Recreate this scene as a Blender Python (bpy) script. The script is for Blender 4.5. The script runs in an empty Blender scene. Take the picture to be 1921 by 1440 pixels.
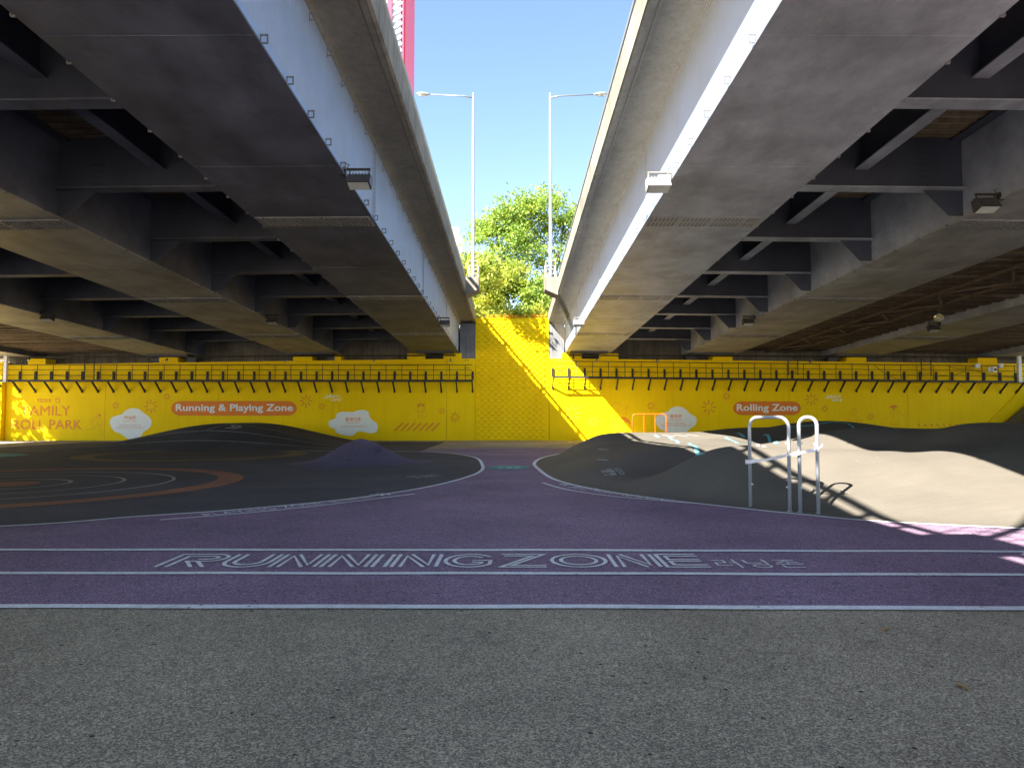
import bpy, bmesh, math, random
import numpy as np
from mathutils import Vector, Matrix
from mathutils.geometry import tessellate_polygon
random.seed(7); rng = np.random.default_rng(7)
S = bpy.context.scene
COL = S.collection

# ------------------------------------------------------------------ camera, sky, sun, exposure
F_PX, IMG_W, IMG_H, CAM_Z = 1331.0, 1921.0, 1440.0, 1.55
PITCH = math.atan(60.0 / F_PX)
cam_d = bpy.data.cameras.new('camera'); cam = bpy.data.objects.new('camera', cam_d); COL.objects.link(cam)
cam_d.sensor_fit = 'HORIZONTAL'; cam_d.sensor_width = 36.0; cam_d.lens = 36.0 * F_PX / IMG_W
cam_d.clip_start = 0.05; cam_d.clip_end = 3000
cam.location = (0, 0, CAM_Z); cam.rotation_euler = (math.pi / 2 + PITCH, 0, 0)
S.camera = cam

SUN_DIR = Vector((0.82, 0.675, -1.0)).normalized()
elev = math.asin(-SUN_DIR.z); azim = math.atan2(-SUN_DIR.x, -SUN_DIR.y)
world = bpy.data.worlds.new('World'); S.world = world; world.use_nodes = True
wn = world.node_tree.nodes; wl = world.node_tree.links
sky = wn.new('ShaderNodeTexSky'); sky.sky_type = 'NISHITA'; sky.sun_disc = False
sky.sun_elevation = elev; sky.sun_rotation = azim % (2 * math.pi)
sky.air_density = 1.0; sky.dust_density = 0.02; sky.ozone_density = 1.1; sky.altitude = 400
bg = wn['Background']; bg.inputs['Strength'].default_value = 0.05
wl.new(sky.outputs[0], bg.inputs['Color'])
sun_d = bpy.data.lights.new('sun', 'SUN'); sun_d.energy = 4.0; sun_d.angle = math.radians(0.53); sun_d.color = (1.0, 0.95, 0.87)
sun = bpy.data.objects.new('sun', sun_d); COL.objects.link(sun); sun.location = (-40, -30, 60)
sun.rotation_euler = SUN_DIR.to_track_quat('-Z', 'Y').to_euler()
S.view_settings.view_transform = 'Standard'; S.view_settings.look = 'None'
S.view_settings.gamma = 1.0; S.view_settings.use_curve_mapping = False
S.view_settings.exposure = 2.9
S.render.engine = 'CYCLES'
S.cycles.max_bounces = 10; S.cycles.diffuse_bounces = 6; S.cycles.glossy_bounces = 3
S.cycles.transparent_max_bounces = 12; S.cycles.sample_clamp_indirect = 6.0
S.cycles.use_denoising = True

# ------------------------------------------------------------------ helpers
def ray(px, py):
    a = (px - IMG_W / 2) / F_PX; b = (IMG_H / 2 - py) / F_PX
    return Vector((a, math.cos(PITCH) - b * math.sin(PITCH), math.sin(PITCH) + b * math.cos(PITCH)))
def at(px, py, Y):
    r = ray(px, py); r = r * (Y / r.y); return Vector((r.x, Y, r.z + CAM_Z))
def gnd(px, py, z=0.0):
    r = ray(px, py); r = r * ((z - CAM_Z) / r.z); return Vector((r.x, r.y, z))

def tag(o, label=None, cat=None, group=None, kind=None):
    if label: o['label'] = label
    if cat: o['category'] = cat
    if group: o['group'] = group
    if kind: o['kind'] = kind
    return o
def empty(name, loc=(0, 0, 0), label=None, cat=None, group=None, rz=0.0):
    o = bpy.data.objects.new(name, None); COL.objects.link(o); o.location = loc; o.rotation_euler = (0, 0, rz)
    o.empty_display_size = 0.2
    return tag(o, label, cat, group)
def link_mesh(name, me, parent=None, loc=None, rot=None):
    o = bpy.data.objects.new(name, me); COL.objects.link(o)
    if parent is not None: o.parent = parent
    if loc is not None: o.location = loc
    if rot is not None: o.rotation_euler = rot
    return o

class MB:
    def __init__(s): s.v = []; s.f = []
    def add(s, vs, fs):
        n = len(s.v); s.v += [tuple(p) for p in vs]; s.f += [tuple(i + n for i in f) for f in fs]; return s
    def box(s, x0, x1, y0, y1, z0, z1):
        return s.add([(x0, y0, z0), (x1, y0, z0), (x1, y1, z0), (x0, y1, z0), (x0, y0, z1), (x1, y0, z1), (x1, y1, z1), (x0, y1, z1)],
                     [(3, 2, 1, 0), (4, 5, 6, 7), (0, 1, 5, 4), (1, 2, 6, 5), (2, 3, 7, 6), (3, 0, 4, 7)])
    def beam(s, a, b, w, h, up=(0, 0, 1)):
        a = Vector(a); b = Vector(b); d = (b - a).normalized(); u = Vector(up)
        if abs(d.dot(u)) > .98: u = Vector((0, 1, 0))
        r = d.cross(u).normalized() * w / 2; u = r.cross(d).normalized() * h / 2
        return s.add([a - r - u, a + r - u, a + r + u, a - r + u, b - r - u, b + r - u, b + r + u, b - r + u],
                     [(0, 1, 2, 3), (7, 6, 5, 4), (0, 4, 5, 1), (1, 5, 6, 2), (2, 6, 7, 3), (3, 7, 4, 0)])
    def tube(s, pts, r, n=8, cap=True):
        pts = [Vector(p) for p in pts]; rr = r if isinstance(r, (list, tuple)) else [r] * len(pts)
        vs = []; fs = []; prev = None
        for i, p in enumerate(pts):
            d = (pts[min(i + 1, len(pts) - 1)] - pts[max(i - 1, 0)]).normalized()
            if prev is None:
                u = Vector((0, 0, 1)) if abs(d.z) < .9 else Vector((0, 1, 0)); x = d.cross(u).normalized()
            else:
                x = (prev - d * prev.dot(d)).normalized()
            prev = x; y = d.cross(x)
            for k in range(n):
                t = 2 * math.pi * k / n; vs.append(p + (x * math.cos(t) + y * math.sin(t)) * rr[i])
        for i in range(len(pts) - 1):
            for k in range(n):
                fs.append((i * n + k, i * n + (k + 1) % n, (i + 1) * n + (k + 1) % n, (i + 1) * n + k))
        if cap:
            fs.append(tuple(range(n - 1, -1, -1))); fs.append(tuple((len(pts) - 1) * n + k for k in range(n)))
        return s.add(vs, fs)
    def prism(s, poly, fn, t):
        """poly 2D points, fn(u,v,w)->3D, extruded w 0..t (convex or concave)"""
        n = len(poly); tri = tessellate_polygon([[Vector((p[0], p[1], 0)) for p in poly]])
        vs = [fn(p[0], p[1], 0) for p in poly] + [fn(p[0], p[1], t) for p in poly]
        fs = [tuple(q) for q in tri] + [tuple(i + n for i in reversed(q)) for q in tri]
        fs += [(i, (i + 1) % n, (i + 1) % n + n, i + n) for i in range(n)]
        return s.add(vs, fs)
    def flat(s, poly, fn):
        tri = tessellate_polygon([[Vector((p[0], p[1], 0)) for p in poly]])
        return s.add([fn(p[0], p[1]) for p in poly], [tuple(q) for q in tri])
    def ribbon(s, pts, w, fn, closed=False):
        P = [Vector((p[0], p[1])) for p in pts]
        if closed: P = P + [P[0]]
        m = len(P); L = []; R = []
        for i in range(m):
            if closed:
                a = P[i - 1] if i > 0 else P[m - 2]; b = P[i + 1] if i < m - 1 else P[1]
            else:
                a = P[max(i - 1, 0)]; b = P[min(i + 1, m - 1)]
            d1 = (P[i] - a); d2 = (b - P[i])
            if d1.length < 1e-9: d1 = d2
            if d2.length < 1e-9: d2 = d1
            d1.normalize(); d2.normalize(); t = d1 + d2
            if t.length < 1e-3: t = d1
            t.normalize(); nrm = Vector((-t.y, t.x)); k = max(.45, nrm.dot(Vector((-d1.y, d1.x))))
            L.append(P[i] + nrm * w / 2 / k); R.append(P[i] - nrm * w / 2 / k)
        vs = [fn(q.x, q.y) for q in L] + [fn(q.x, q.y) for q in R]
        return s.add(vs, [(i, i + 1, m + i + 1, m + i) for i in range(m - 1)])
    def mesh(s, name, mat, smooth=False, xf=None, fix=True):
        me = bpy.data.meshes.new(name)
        v = [xf(p) for p in s.v] if xf else s.v
        me.from_pydata([tuple(p) for p in v], [], s.f); me.update()
        if fix:
            bm = bmesh.new(); bm.from_mesh(me); bmesh.ops.recalc_face_normals(bm, faces=bm.faces); bm.to_mesh(me); bm.free()
        if mat is not None: me.materials.append(mat)
        if smooth:
            me.polygons.foreach_set('use_smooth', [True] * len(me.polygons))
        return me
    def build(s, name, mat, parent=None, smooth=False, xf=None, loc=None, fix=True):
        return link_mesh(name, s.mesh(name, mat, smooth, xf, fix), parent, loc)

def crom(pts, n=8, closed=False):
    out = []; m = len(pts); rng_i = range(m if closed else m - 1)
    for i in rng_i:
        g = (lambda j: pts[j % m]) if closed else (lambda j: pts[max(0, min(m - 1, j))])
        p0, p1, p2, p3 = [Vector(g(i + k)) for k in (-1, 0, 1, 2)]
        for k in range(n):
            t = k / n
            out.append(tuple(.5 * ((2 * p1) + (p2 - p0) * t + (2 * p0 - 5 * p1 + 4 * p2 - p3) * t * t + (3 * p1 - p0 - 3 * p2 + p3) * t ** 3)))
    if not closed: out.append(tuple(pts[-1]))
    return out

# ------------------------------------------------------------------ materials
def nodemat(name):
    m = bpy.data.materials.new(name); m.use_nodes = True
    nt = m.node_tree; b = nt.nodes['Principled BSDF']; return m, nt, b
def N(nt, t, **kw):
    n = nt.nodes.new(t)
    for k, v in kw.items(): setattr(n, k, v)
    return n
def texco(nt, sc=(1, 1, 1)):
    c = N(nt, 'ShaderNodeTexCoord'); g = N(nt, 'ShaderNodeNewGeometry'); mp = N(nt, 'ShaderNodeMapping')
    mp.inputs['Scale'].default_value = sc; nt.links.new(g.outputs['Position'], mp.inputs['Vector']); return mp.outputs[0]
def noise(nt, vec, scale, detail=3, rough=.55):
    n = N(nt, 'ShaderNodeTexNoise'); n.inputs['Scale'].default_value = scale; n.inputs['Detail'].default_value = detail
    n.inputs['Roughness'].default_value = rough; nt.links.new(vec, n.inputs['Vector']); return n.outputs['Fac']
def ramp(nt, fac, stops):
    r = N(nt, 'ShaderNodeValToRGB'); e = r.color_ramp.elements
    while len(e) < len(stops): e.new(.5)
    for i, (p, c) in enumerate(stops):
        e[i].position = p; e[i].color = (c[0], c[1], c[2], 1) if isinstance(c, (tuple, list)) else (c, c, c, 1)
    nt.links.new(fac, r.inputs[0]); return r.outputs[0]
def mixc(nt, fac, a, b, mode='MIX'):
    m = N(nt, 'ShaderNodeMix'); m.data_type = 'RGBA'; m.blend_type = mode
    for sock, v in ((m.inputs[0], fac), (m.inputs[6], a), (m.inputs[7], b)):
        if isinstance(v, (int, float)): sock.default_value = v
        elif isinstance(v, (tuple, list)): sock.default_value = (v[0], v[1], v[2], 1)
        else: nt.links.new(v, sock)
    return m.outputs[2]
def bump(nt, b, h, strength, dist):
    n = N(nt, 'ShaderNodeBump'); n.inputs['Strength'].default_value = strength; n.inputs['Distance'].default_value = dist
    nt.links.new(h, n.inputs['Height']); nt.links.new(n.outputs[0], b.inputs['Normal'])
def plain(name, col, rough=.6, metal=0.0, var=.12, scale=3.0, spec=.4):
    m, nt, b = nodemat(name); v = texco(nt); f = noise(nt, v, scale, 5, .6)
    lo = tuple(max(0, c * (1 - var)) for c in col); hi = tuple(min(1, c * (1 + var)) for c in col)
    nt.links.new(ramp(nt, f, [(.3, lo), (.7, hi)]), b.inputs['Base Color'])
    b.inputs['Roughness'].default_value = rough; b.inputs['Metallic'].default_value = metal
    b.inputs['Specular IOR Level'].default_value = spec
    return m
def grit(name, base, spread=.45, big=.25, scale=170, rough=.85, pits=True, bmp=.5, spec=.35):
    m, nt, b = nodemat(name); v = texco(nt)
    stone = N(nt, 'ShaderNodeTexVoronoi'); stone.inputs['Scale'].default_value = scale * .85; nt.links.new(v, stone.inputs['Vector'])
    sepc = N(nt, 'ShaderNodeSeparateColor'); nt.links.new(stone.outputs['Color'], sepc.inputs[0])
    fine = sepc.outputs[0]; coarse = noise(nt, v, .55, 5, .6); mid = noise(nt, v, 9, 4, .6)
    c = ramp(nt, fine, [(.0, tuple(x * (1 - spread) for x in base)), (.6, base), (1.0, tuple(min(1, x * (1 + 1.5 * spread)) for x in base))])
    c = mixc(nt, 1.0, c, ramp(nt, coarse, [(.3, 1 - big), (.72, 1 + big * .45)]), 'MULTIPLY')
    c = mixc(nt, 1.0, c, ramp(nt, mid, [(.3, .88), (.7, 1.08)]), 'MULTIPLY')
    patch = noise(nt, v, .16, 4, .5); c = mixc(nt, 1.0, c, ramp(nt, patch, [(.35, .86), (.65, 1.08)]), 'MULTIPLY')
    blot = noise(nt, v, 1.7, 6, .7); c = mixc(nt, 1.0, c, ramp(nt, blot, [(.30, .72), (.40, 1.0)]), 'MULTIPLY')
    if pits:
        vo = N(nt, 'ShaderNodeTexVoronoi'); vo.inputs['Scale'].default_value = 5.5; nt.links.new(v, vo.inputs['Vector'])
        c = mixc(nt, 1.0, c, ramp(nt, vo.outputs['Distance'], [(.0, .1), (.065, .15), (.095, 1.0)]), 'MULTIPLY')
        vo2 = N(nt, 'ShaderNodeTexVoronoi'); vo2.inputs['Scale'].default_value = 2.3; nt.links.new(v, vo2.inputs['Vector'])
        c = mixc(nt, ramp(nt, vo2.outputs['Distance'], [(.0, .9), (.02, .8), (.028, 0.0)]), c, (.55, .55, .52))
    nt.links.new(c, b.inputs['Base Color']); b.inputs['Roughness'].default_value = rough
    b.inputs['Specular IOR Level'].default_value = spec
    bump(nt, b, fine, bmp, .004); return m

M = {}
M['asphalt'] = grit('asphalt_grey', (.375, .312, .222), .60, .26, 135, .8)
M['purple'] = grit('purple_surfacing', (.275, .18, .262), .5, .28, 110, .8)
M['zone'] = grit('dark_play_surfacing', (.086, .080, .090), .4, .3, 150, .85)
M['orange_ground'] = grit('orange_brown_ground_paint', (.33, .14, .08), .4, .2, 120, .85)
M['ochre_ground'] = grit('ochre_ground_paint', (.24, .165, .07), .35, .2, 120, .85)
M['teal_ground'] = grit('teal_ground_paint', (.10, .36, .34), .25, .2, 120, .8)
M['white_ground'] = grit('white_ground_paint', (.84, .84, .83), .12, .16, 110, .7)
M['faint_ground'] = grit('worn_white_ground_paint', (.42, .42, .40), .3, .3, 120, .75)
M['cyan_paint'] = grit('cyan_ground_paint', (.17, .55, .62), .15, .15, 100, .6)

def mound_mat():
    m, nt, b = nodemat('pump_track_asphalt'); v = texco(nt)
    fine = noise(nt, v, 160, 2, .7); st = noise(nt, texco(nt, (1.2, 9, 4)), 1.6, 5, .65); big = noise(nt, v, .5, 5, .6)
    c = ramp(nt, fine, [(.3, (.070, .061, .049)), (.5, (.100, .087, .068)), (.72, (.138, .119, .09))])
    c = mixc(nt, 1.0, c, ramp(nt, st, [(.3, .92), (.7, 1.06)]), 'MULTIPLY')
    c = mixc(nt, 1.0, c, ramp(nt, big, [(.3, .85), (.7, 1.1)]), 'MULTIPLY')
    sc = N(nt, 'ShaderNodeTexVoronoi'); sc.inputs['Scale'].default_value = 2.4; nt.links.new(v, sc.inputs['Vector'])
    c = mixc(nt, ramp(nt, sc.outputs['Distance'], [(0, .8), (.02, .7), (.03, 0)]), c, (.5, .48, .42))
    nt.links.new(c, b.inputs['Base Color']); b.inputs['Roughness'].default_value = .78
    bump(nt, b, fine, .35, .004); return m
M['mound'] = mound_mat()
M['purple_mound'] = grit('purple_mound_surfacing', (.12, .095, .145), .3, .25, 140, .85, pits=False)

def yellow_mat():
    m, nt, b = nodemat('yellow_wall_paint'); v = texco(nt)
    st = noise(nt, texco(nt, (2.2, 1, .18)), 2.0, 5, .6); big = noise(nt, v, .35, 4, .55); fine = noise(nt, v, 30, 4, .6)
    c = ramp(nt, big, [(.3, (.90, .60, .0)), (.7, (.97, .665, .0))])
    c = mixc(nt, 1.0, c, ramp(nt, st, [(.25, .925), (.55, 1.0)]), 'MULTIPLY')
    c = mixc(nt, 1.0, c, ramp(nt, fine, [(.3, .955), (.6, 1.02)]), 'MULTIPLY')
    nt.links.new(c, b.inputs['Base Color']); b.inputs['Roughness'].default_value = .62
    b.inputs['Specular IOR Level'].default_value = .12
    bump(nt, b, fine, .15, .004); return m
M['yellow'] = yellow_mat()
M['orange_print'] = plain('orange_print', (.78, .21, .012), .6, var=.05)
M['pale_orange_print'] = plain('pale_orange_print', (.74, .24, .012), .6, var=.05)
M['white_print'] = plain('white_print', (.80, .83, .84), .55, var=.03)

def steel_mat(name, col, stain, rust, rough=.48):
    m, nt, b = nodemat(name); v = texco(nt)
    big = noise(nt, v, .55, 6, .62); st = noise(nt, texco(nt, (1.6, .8, 1)), .9, 6, .65); fine = noise(nt, v, 14, 5, .65)
    c = ramp(nt, big, [(.28, tuple(x * (1 - stain) for x in col)), (.68, tuple(x * 1.08 for x in col))])
    c = mixc(nt, 1.0, c, ramp(nt, st, [(.3, 1 - stain * .9), (.6, 1.04)]), 'MULTIPLY')
    c = mixc(nt, 1.0, c, ramp(nt, fine, [(.3, .93), (.7, 1.04)]), 'MULTIPLY')
    vo = N(nt, 'ShaderNodeTexNoise'); vo.inputs['Scale'].default_value = 3.4; vo.inputs['Detail'].default_value = 8; vo.inputs['Roughness'].default_value = .75
    nt.links.new(v, vo.inputs['Vector'])
    c = mixc(nt, ramp(nt, vo.outputs['Fac'], [(.68, 0.0), (.73, rust)]), c, (.11, .075, .045))
    nt.links.new(c, b.inputs['Base Color']); b.inputs['Roughness'].default_value = .48
    b.inputs['Specular IOR Level'].default_value = .45; return m
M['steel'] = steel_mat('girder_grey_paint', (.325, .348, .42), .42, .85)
M['steel_shaded'] = steel_mat('girder_grey_paint_shaded', (.138, .152, .212), .5, .6)  # girder grey made darker and bluer: the left bridge's deeper shade is in this colour
M['steel_web'] = steel_mat('girder_web_pale_blue_paint', (.33, .48, .74), .14, .12)
M['steel_dark'] = steel_mat('cross_beam_shaded_blue_paint', (.05, .056, .088), .3, .4)  # blue beam paint with the deep shade of the bays put into its colour
M['steel_o'] = steel_mat('inner_girder_grey_paint', (.345, .345, .355), .42, .85)
M['steel_plate'] = steel_mat('splice_plate_paint', (.27, .27, .28), .3, .5)
M['bolt'] = plain('bolt_dark_steel', (.13, .13, .14), .5)

def concrete_mat(name, col, streak, seam=0.0):
    m, nt, b = nodemat(name); v = texco(nt)
    big = noise(nt, v, .8, 6, .62); st = noise(nt, texco(nt, (2.5, 2.0, .22)), 2.4, 6, .65); fine = noise(nt, v, 45, 4, .6)
    c = ramp(nt, big, [(.28, tuple(x * (1 - streak) for x in col)), (.7, tuple(x * 1.1 for x in col))])
    c = mixc(nt, 1.0, c, ramp(nt, st, [(.3, 1 - streak), (.62, 1.05)]), 'MULTIPLY')
    c = mixc(nt, 1.0, c, ramp(nt, fine, [(.3, .9), (.7, 1.06)]), 'MULTIPLY')
    nt.links.new(c, b.inputs['Base Color']); b.inputs['Roughness'].default_value = .85
    b.inputs['Specular IOR Level'].default_value = .2
    bump(nt, b, fine, .3, .005); return m
M['concrete'] = concrete_mat('weathered_concrete', (.30, .262, .20), .38)
M['slab'] = concrete_mat('deck_slab_concrete', (.25, .22, .18), .45)
M['dark_deck'] = concrete_mat('shaded_deck_underside', (.05, .043, .036), .4)  # deck concrete darkened, shade between the girders is part of the colour
M['rib'] = concrete_mat('brown_deck_rib', (.17, .128, .092), .4)
M['corr'] = concrete_mat('corrugated_deck_form', (.16, .125, .085), .4)
M['wing'] = concrete_mat('pale_abutment_concrete', (.21, .21, .205), .3)
M['walkway'] = plain('dark_galvanised_steel', (.035, .033, .03), .55, .3, .3, 6)
M['galv'] = plain('galvanised_pole_steel', (.22, .22, .215), .42, .3, .1, 2)
M['rail_paint'] = plain('silver_rail_paint', (.40, .415, .45), .38, .35, .06, 8)
M['orange_paint'] = plain('orange_barrier_paint', (.72, .12, .006), .45, var=.06)
M['black'] = plain('black_rubber', (.02, .02, .02), .6)
M['lamp_black'] = plain('floodlight_body', (.05, .048, .05), .5, .2)
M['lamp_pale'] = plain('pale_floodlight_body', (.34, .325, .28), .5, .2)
M['lens'] = plain('lamp_glass', (.5, .52, .5), .12, spec=.6)
M['ivory'] = plain('ivory_railing_paint', (.42, .37, .26), .55)
M['boxgrey'] = plain('grey_cabinet', (.62, .63, .64), .5)
M['trunk'] = plain('bark', (.085, .062, .045), .9, var=.4, scale=9)
M['earth'] = grit('bank_soil', (.10, .08, .05), .5, .4, 40, .95, False)
M['red'] = plain('red_tower_cladding', (.70, .06, .11), .4, var=.05)
M['tower_white'] = plain('white_tower_cladding', (.75, .76, .78), .45)
M['tower_glass'] = plain('tower_glass', (.32, .42, .47), .15, var=.3, scale=.08, spec=.7)
M['dry_leaf'] = plain('dry_leaf', (.36, .22, .09), .8, var=.25, scale=30)
M['flower'] = plain('orange_marigold_petals', (.85, .36, .01), .7)
M['tape_red'] = plain('tape_pink_print', (.75, .28, .36), .5)

def tape_mat():
    m, nt, b = nodemat('white_barrier_tape'); v = texco(nt)
    f = noise(nt, texco(nt, (30, 30, 220)), 1.0, 2, .5)
    nt.links.new(ramp(nt, f, [(.5, (.82, .82, .84)), (.62, (.78, .52, .60))]), b.inputs['Base Color'])
    b.inputs['Roughness'].default_value = .35; return m
M['tape'] = tape_mat()

def leaf_mat(name, c1, c2, c3):
    m, nt, b = nodemat(name); v = texco(nt); f = noise(nt, v, .8, 4, .6); g = noise(nt, v, 14, 2, .5)
    c = ramp(nt, f, [(.3, c1), (.5, c2), (.7, c3)])
    c = mixc(nt, 1.0, c, ramp(nt, g, [(.3, .75), (.7, 1.2)]), 'MULTIPLY')
    out = nt.nodes['Material Output']
    nt.links.new(c, b.inputs['Base Color']); b.inputs['Roughness'].default_value = .6
    tr = N(nt, 'ShaderNodeBsdfTranslucent'); nt.links.new(c, tr.inputs['Color'])
    mx = N(nt, 'ShaderNodeMixShader'); mx.inputs[0].default_value = .38
    nt.links.new(b.outputs[0], mx.inputs[1]); nt.links.new(tr.outputs[0], mx.inputs[2]); nt.links.new(mx.outputs[0], out.inputs[0])
    return m
M['leaf'] = leaf_mat('tree_leaves', (.13, .23, .03), (.25, .36, .045), (.38, .47, .06))
M['leaf_y'] = leaf_mat('yellow_green_leaves', (.17, .26, .03), (.33, .38, .04), (.48, .44, .04))
M['leaf_d'] = leaf_mat('dark_leaves', (.05, .085, .02), (.08, .13, .03), (.13, .17, .04))

def net_mat():
    m, nt, b = nodemat('safety_net_strands')
    b.inputs['Base Color'].default_value = (.46, .42, .34, 1); b.inputs['Roughness'].default_value = .7
    uv = N(nt, 'ShaderNodeUVMap'); sep = N(nt, 'ShaderNodeSeparateXYZ'); nt.links.new(uv.outputs[0], sep.inputs[0])
    fac = []
    for ch, thr in (('X', .80), ('Y', .94)):
        fr = N(nt, 'ShaderNodeMath', operation='FRACT'); nt.links.new(sep.outputs[ch], fr.inputs[0])
        gt = N(nt, 'ShaderNodeMath', operation='GREATER_THAN'); gt.inputs[1].default_value = thr
        nt.links.new(fr.outputs[0], gt.inputs[0]); fac.append(gt.outputs[0])
    mx = N(nt, 'ShaderNodeMath', operation='MAXIMUM'); nt.links.new(fac[0], mx.inputs[0]); nt.links.new(fac[1], mx.inputs[1])
    tr = N(nt, 'ShaderNodeBsdfTransparent'); ms = N(nt, 'ShaderNodeMixShader')
    nt.links.new(mx.outputs[0], ms.inputs[0]); nt.links.new(tr.outputs[0], ms.inputs[1]); nt.links.new(b.outputs[0], ms.inputs[2])
    nt.links.new(ms.outputs[0], nt.nodes['Material Output'].inputs[0]); return m
M['net'] = net_mat()

# ------------------------------------------------------------------ text helper (built-in font)
def text_mesh(body, bold=0.0, space=1.0):
    cu = bpy.data.curves.new('t', 'FONT'); cu.body = body; cu.size = 1.0; cu.offset = bold; cu.space_character = space
    cu.resolution_u = 3; cu.fill_mode = 'FRONT'
    o = bpy.data.objects.new('t', cu); COL.objects.link(o)
    dg = bpy.context.evaluated_depsgraph_get(); dg.update()
    me = bpy.data.meshes.new_from_object(o.evaluated_get(dg)); v = [tuple(p.co) for p in me.vertices]; f = [tuple(p.vertices) for p in me.polygons]
    bpy.data.objects.remove(o); bpy.data.curves.remove(cu); bpy.data.meshes.remove(me)
    seen = set(); g = []
    for q in f:
        P3 = [v[i] for i in q]; ar = sum(P3[i][0] * P3[(i + 1) % len(q)][1] - P3[(i + 1) % len(q)][0] * P3[i][1] for i in range(len(q)))
        key = (round(sum(p[0] for p in P3) / len(q), 4), round(sum(p[1] for p in P3) / len(q), 4))
        if abs(ar) < 1e-7 or key in seen: continue
        seen.add(key); g.append(q if ar > 0 else tuple(reversed(q)))
    return v, g
def text_box(name, body, mat, parent, fn, x0, x1, y0, y1, bold=0.0, space=1.0):
    """fit the text into the rectangle x0..x1, y0..y1 of the plane fn(u,v)"""
    v, f = text_mesh(body, bold, space)
    if not v: return None
    a = np.array(v); mn = a.min(0); mx = a.max(0)
    u = x0 + (a[:, 0] - mn[0]) / max(1e-6, mx[0] - mn[0]) * (x1 - x0); w = y0 + (a[:, 1] - mn[1]) / max(1e-6, mx[1] - mn[1]) * (y1 - y0)
    mb = MB(); mb.add([fn(float(p), float(q)) for p, q in zip(u, w)], f)
    return mb.build(name, mat, parent, fix=False)

# ------------------------------------------------------------------ ground
WALL_Y = 45.0
g = MB(); g.add([(-260, -120, 0), (260, -120, 0), (260, 400, 0), (-260, 400, 0)], [(0, 1, 2, 3)])
ground = tag(g.build('ground', M['asphalt']), 'grey speckled asphalt ground', kind='structure')
edgeR = [(14, 9.05), (11, 9.2), (9, 9.45), (7.03, 9.82), (5.32, 10.51), (4.52, 11.24), (3.9, 11.88), (2.29, 13.94), (1.13, 16.88), (.77, 20.74), (.75, 23.56), (1.18, 26.57), (2.21, 29.6), (4.2, 32.6), (7.5, 35.2), (11, 36.6), (15, 37)]
edgeL = [(-16, 6.9 + 1.3), (-11, 9.0), (-7.16, 10.01), (-5.8, 10.95), (-4.56, 11.75), (-3.15, 13.15), (-2.03, 15.05), (-1.3, 17.3), (-.89, 19.76), (-.94, 22.54), (-1.4, 26.57), (-2.67, 29.6), (-4.64, 30.92), (-9, 31.5), (-15, 31.7), (-22, 31.7)]
eR = crom(edgeR, 8); eL = crom(edgeL, 8)
t = MB(); t.flat([(-45, 5.8), (45, 5.8), (45, 34.4), (-1.2, 34.4), (-3.5, 33.4), (-5, 31.3), (-45, 31.3)], lambda x, y: (x, y, .004))
track = tag(t.build('running_track', M['purple'], fix=False), 'purple running track surfacing', kind='structure')
t = MB(); t.flat(eL + [(-45, 31.7), (-45, 8.2)], lambda x, y: (x, y, .008))
zone = tag(t.build('playing_zone_floor', M['zone'], fix=False), 'dark playing zone floor', kind='structure')

def gfn(z): return lambda x, y: (x, y, z)
def wob(x0, x1, y, amp=.012, step=.25):
    n = int((x1 - x0) / step); ph = random.random() * 9
    return [(x0 + (x1 - x0) * i / n, y(x0 + (x1 - x0) * i / n) + amp * math.sin(i * .55 + ph) * math.sin(i * .17 + ph)) for i in range(n + 1)]
for k, (ya, yb, w) in enumerate(((8.31, 8.15, .115), (7.08, 6.965, .105), (5.86, 5.75, .115))):
    fy = lambda x, ya=ya, yb=yb: (ya + yb) / 2 + .015 * math.cos(x * .5) + (yb - ya) * max(-1, min(1, x / 5.5)) * .35
    MB().ribbon(wob(-16, 18, fy), w, gfn(.012)).build('lane_line', M['white_ground'], track, fix=False)
MB().ribbon(eL[14:], .10, gfn(.013)).build('zone_border_line', M['white_ground'], zone, fix=False)
MB().ribbon([(x - .12 * 0, y) for x, y in crom([(-1.15, 27.6), (-2.4, 30.1), (-4.2, 31.3), (-7, 31.9)], 8)], .05, gfn(.0125)).build('zone_border_line', M['faint_ground'], zone, fix=False)
MB().ribbon(eR, .11, gfn(.013)).build('rolling_zone_border_line', M['white_ground'], track, fix=False)

# painted rings of the playing zone
def ring(cx, cy, r0, r1, z, mat, name, n=96):
    mb = MB(); vs = []; fs = []
    for i in range(n):
        a = 2 * math.pi * i / n
        vs += [(cx + r0 * math.cos(a), cy + r0 * math.sin(a), z), (cx + r1 * math.cos(a), cy + r1 * math.sin(a), z)]
        j = (i + 1) % n; fs.append((2 * i, 2 * i + 1, 2 * j + 1, 2 * j))
    if r0 <= 0: fs = [tuple(2 * i + 1 for i in range(n))]
    return mb.add(vs, fs).build(name, mat, zone, fix=False)
RC = (-11.5, 16.1)
ring(*RC, 4.5, 5.1, .0125, M['orange_ground'], 'orange_ring')
for r in (3.5, 2.42, 1.32): ring(*RC, r - .04, r + .04, .0125, M['faint_ground'], 'white_circle')
ring(*RC, 0, .72, .0125, M['orange_ground'], 'orange_disc')
ring(-12.6, 28.4, 3.55, 4.3, .0125, M['ochre_ground'], 'ochre_ring')
for k in range(5):
    y = 26.2 + k * 1.05; h = math.sqrt(max(.1, 3.3 ** 2 - (y - 28.4) ** 2))
    MB().ribbon([(-12.6 - h, y), (-12.6 + h, y + .15)], .12, gfn(.0125)).build('ochre_stripe', M['ochre_ground'], zone, fix=False)
ring(-20.5, 27.5, 0, 1.5, .0125, M['teal_ground'], 'teal_disc')

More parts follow.
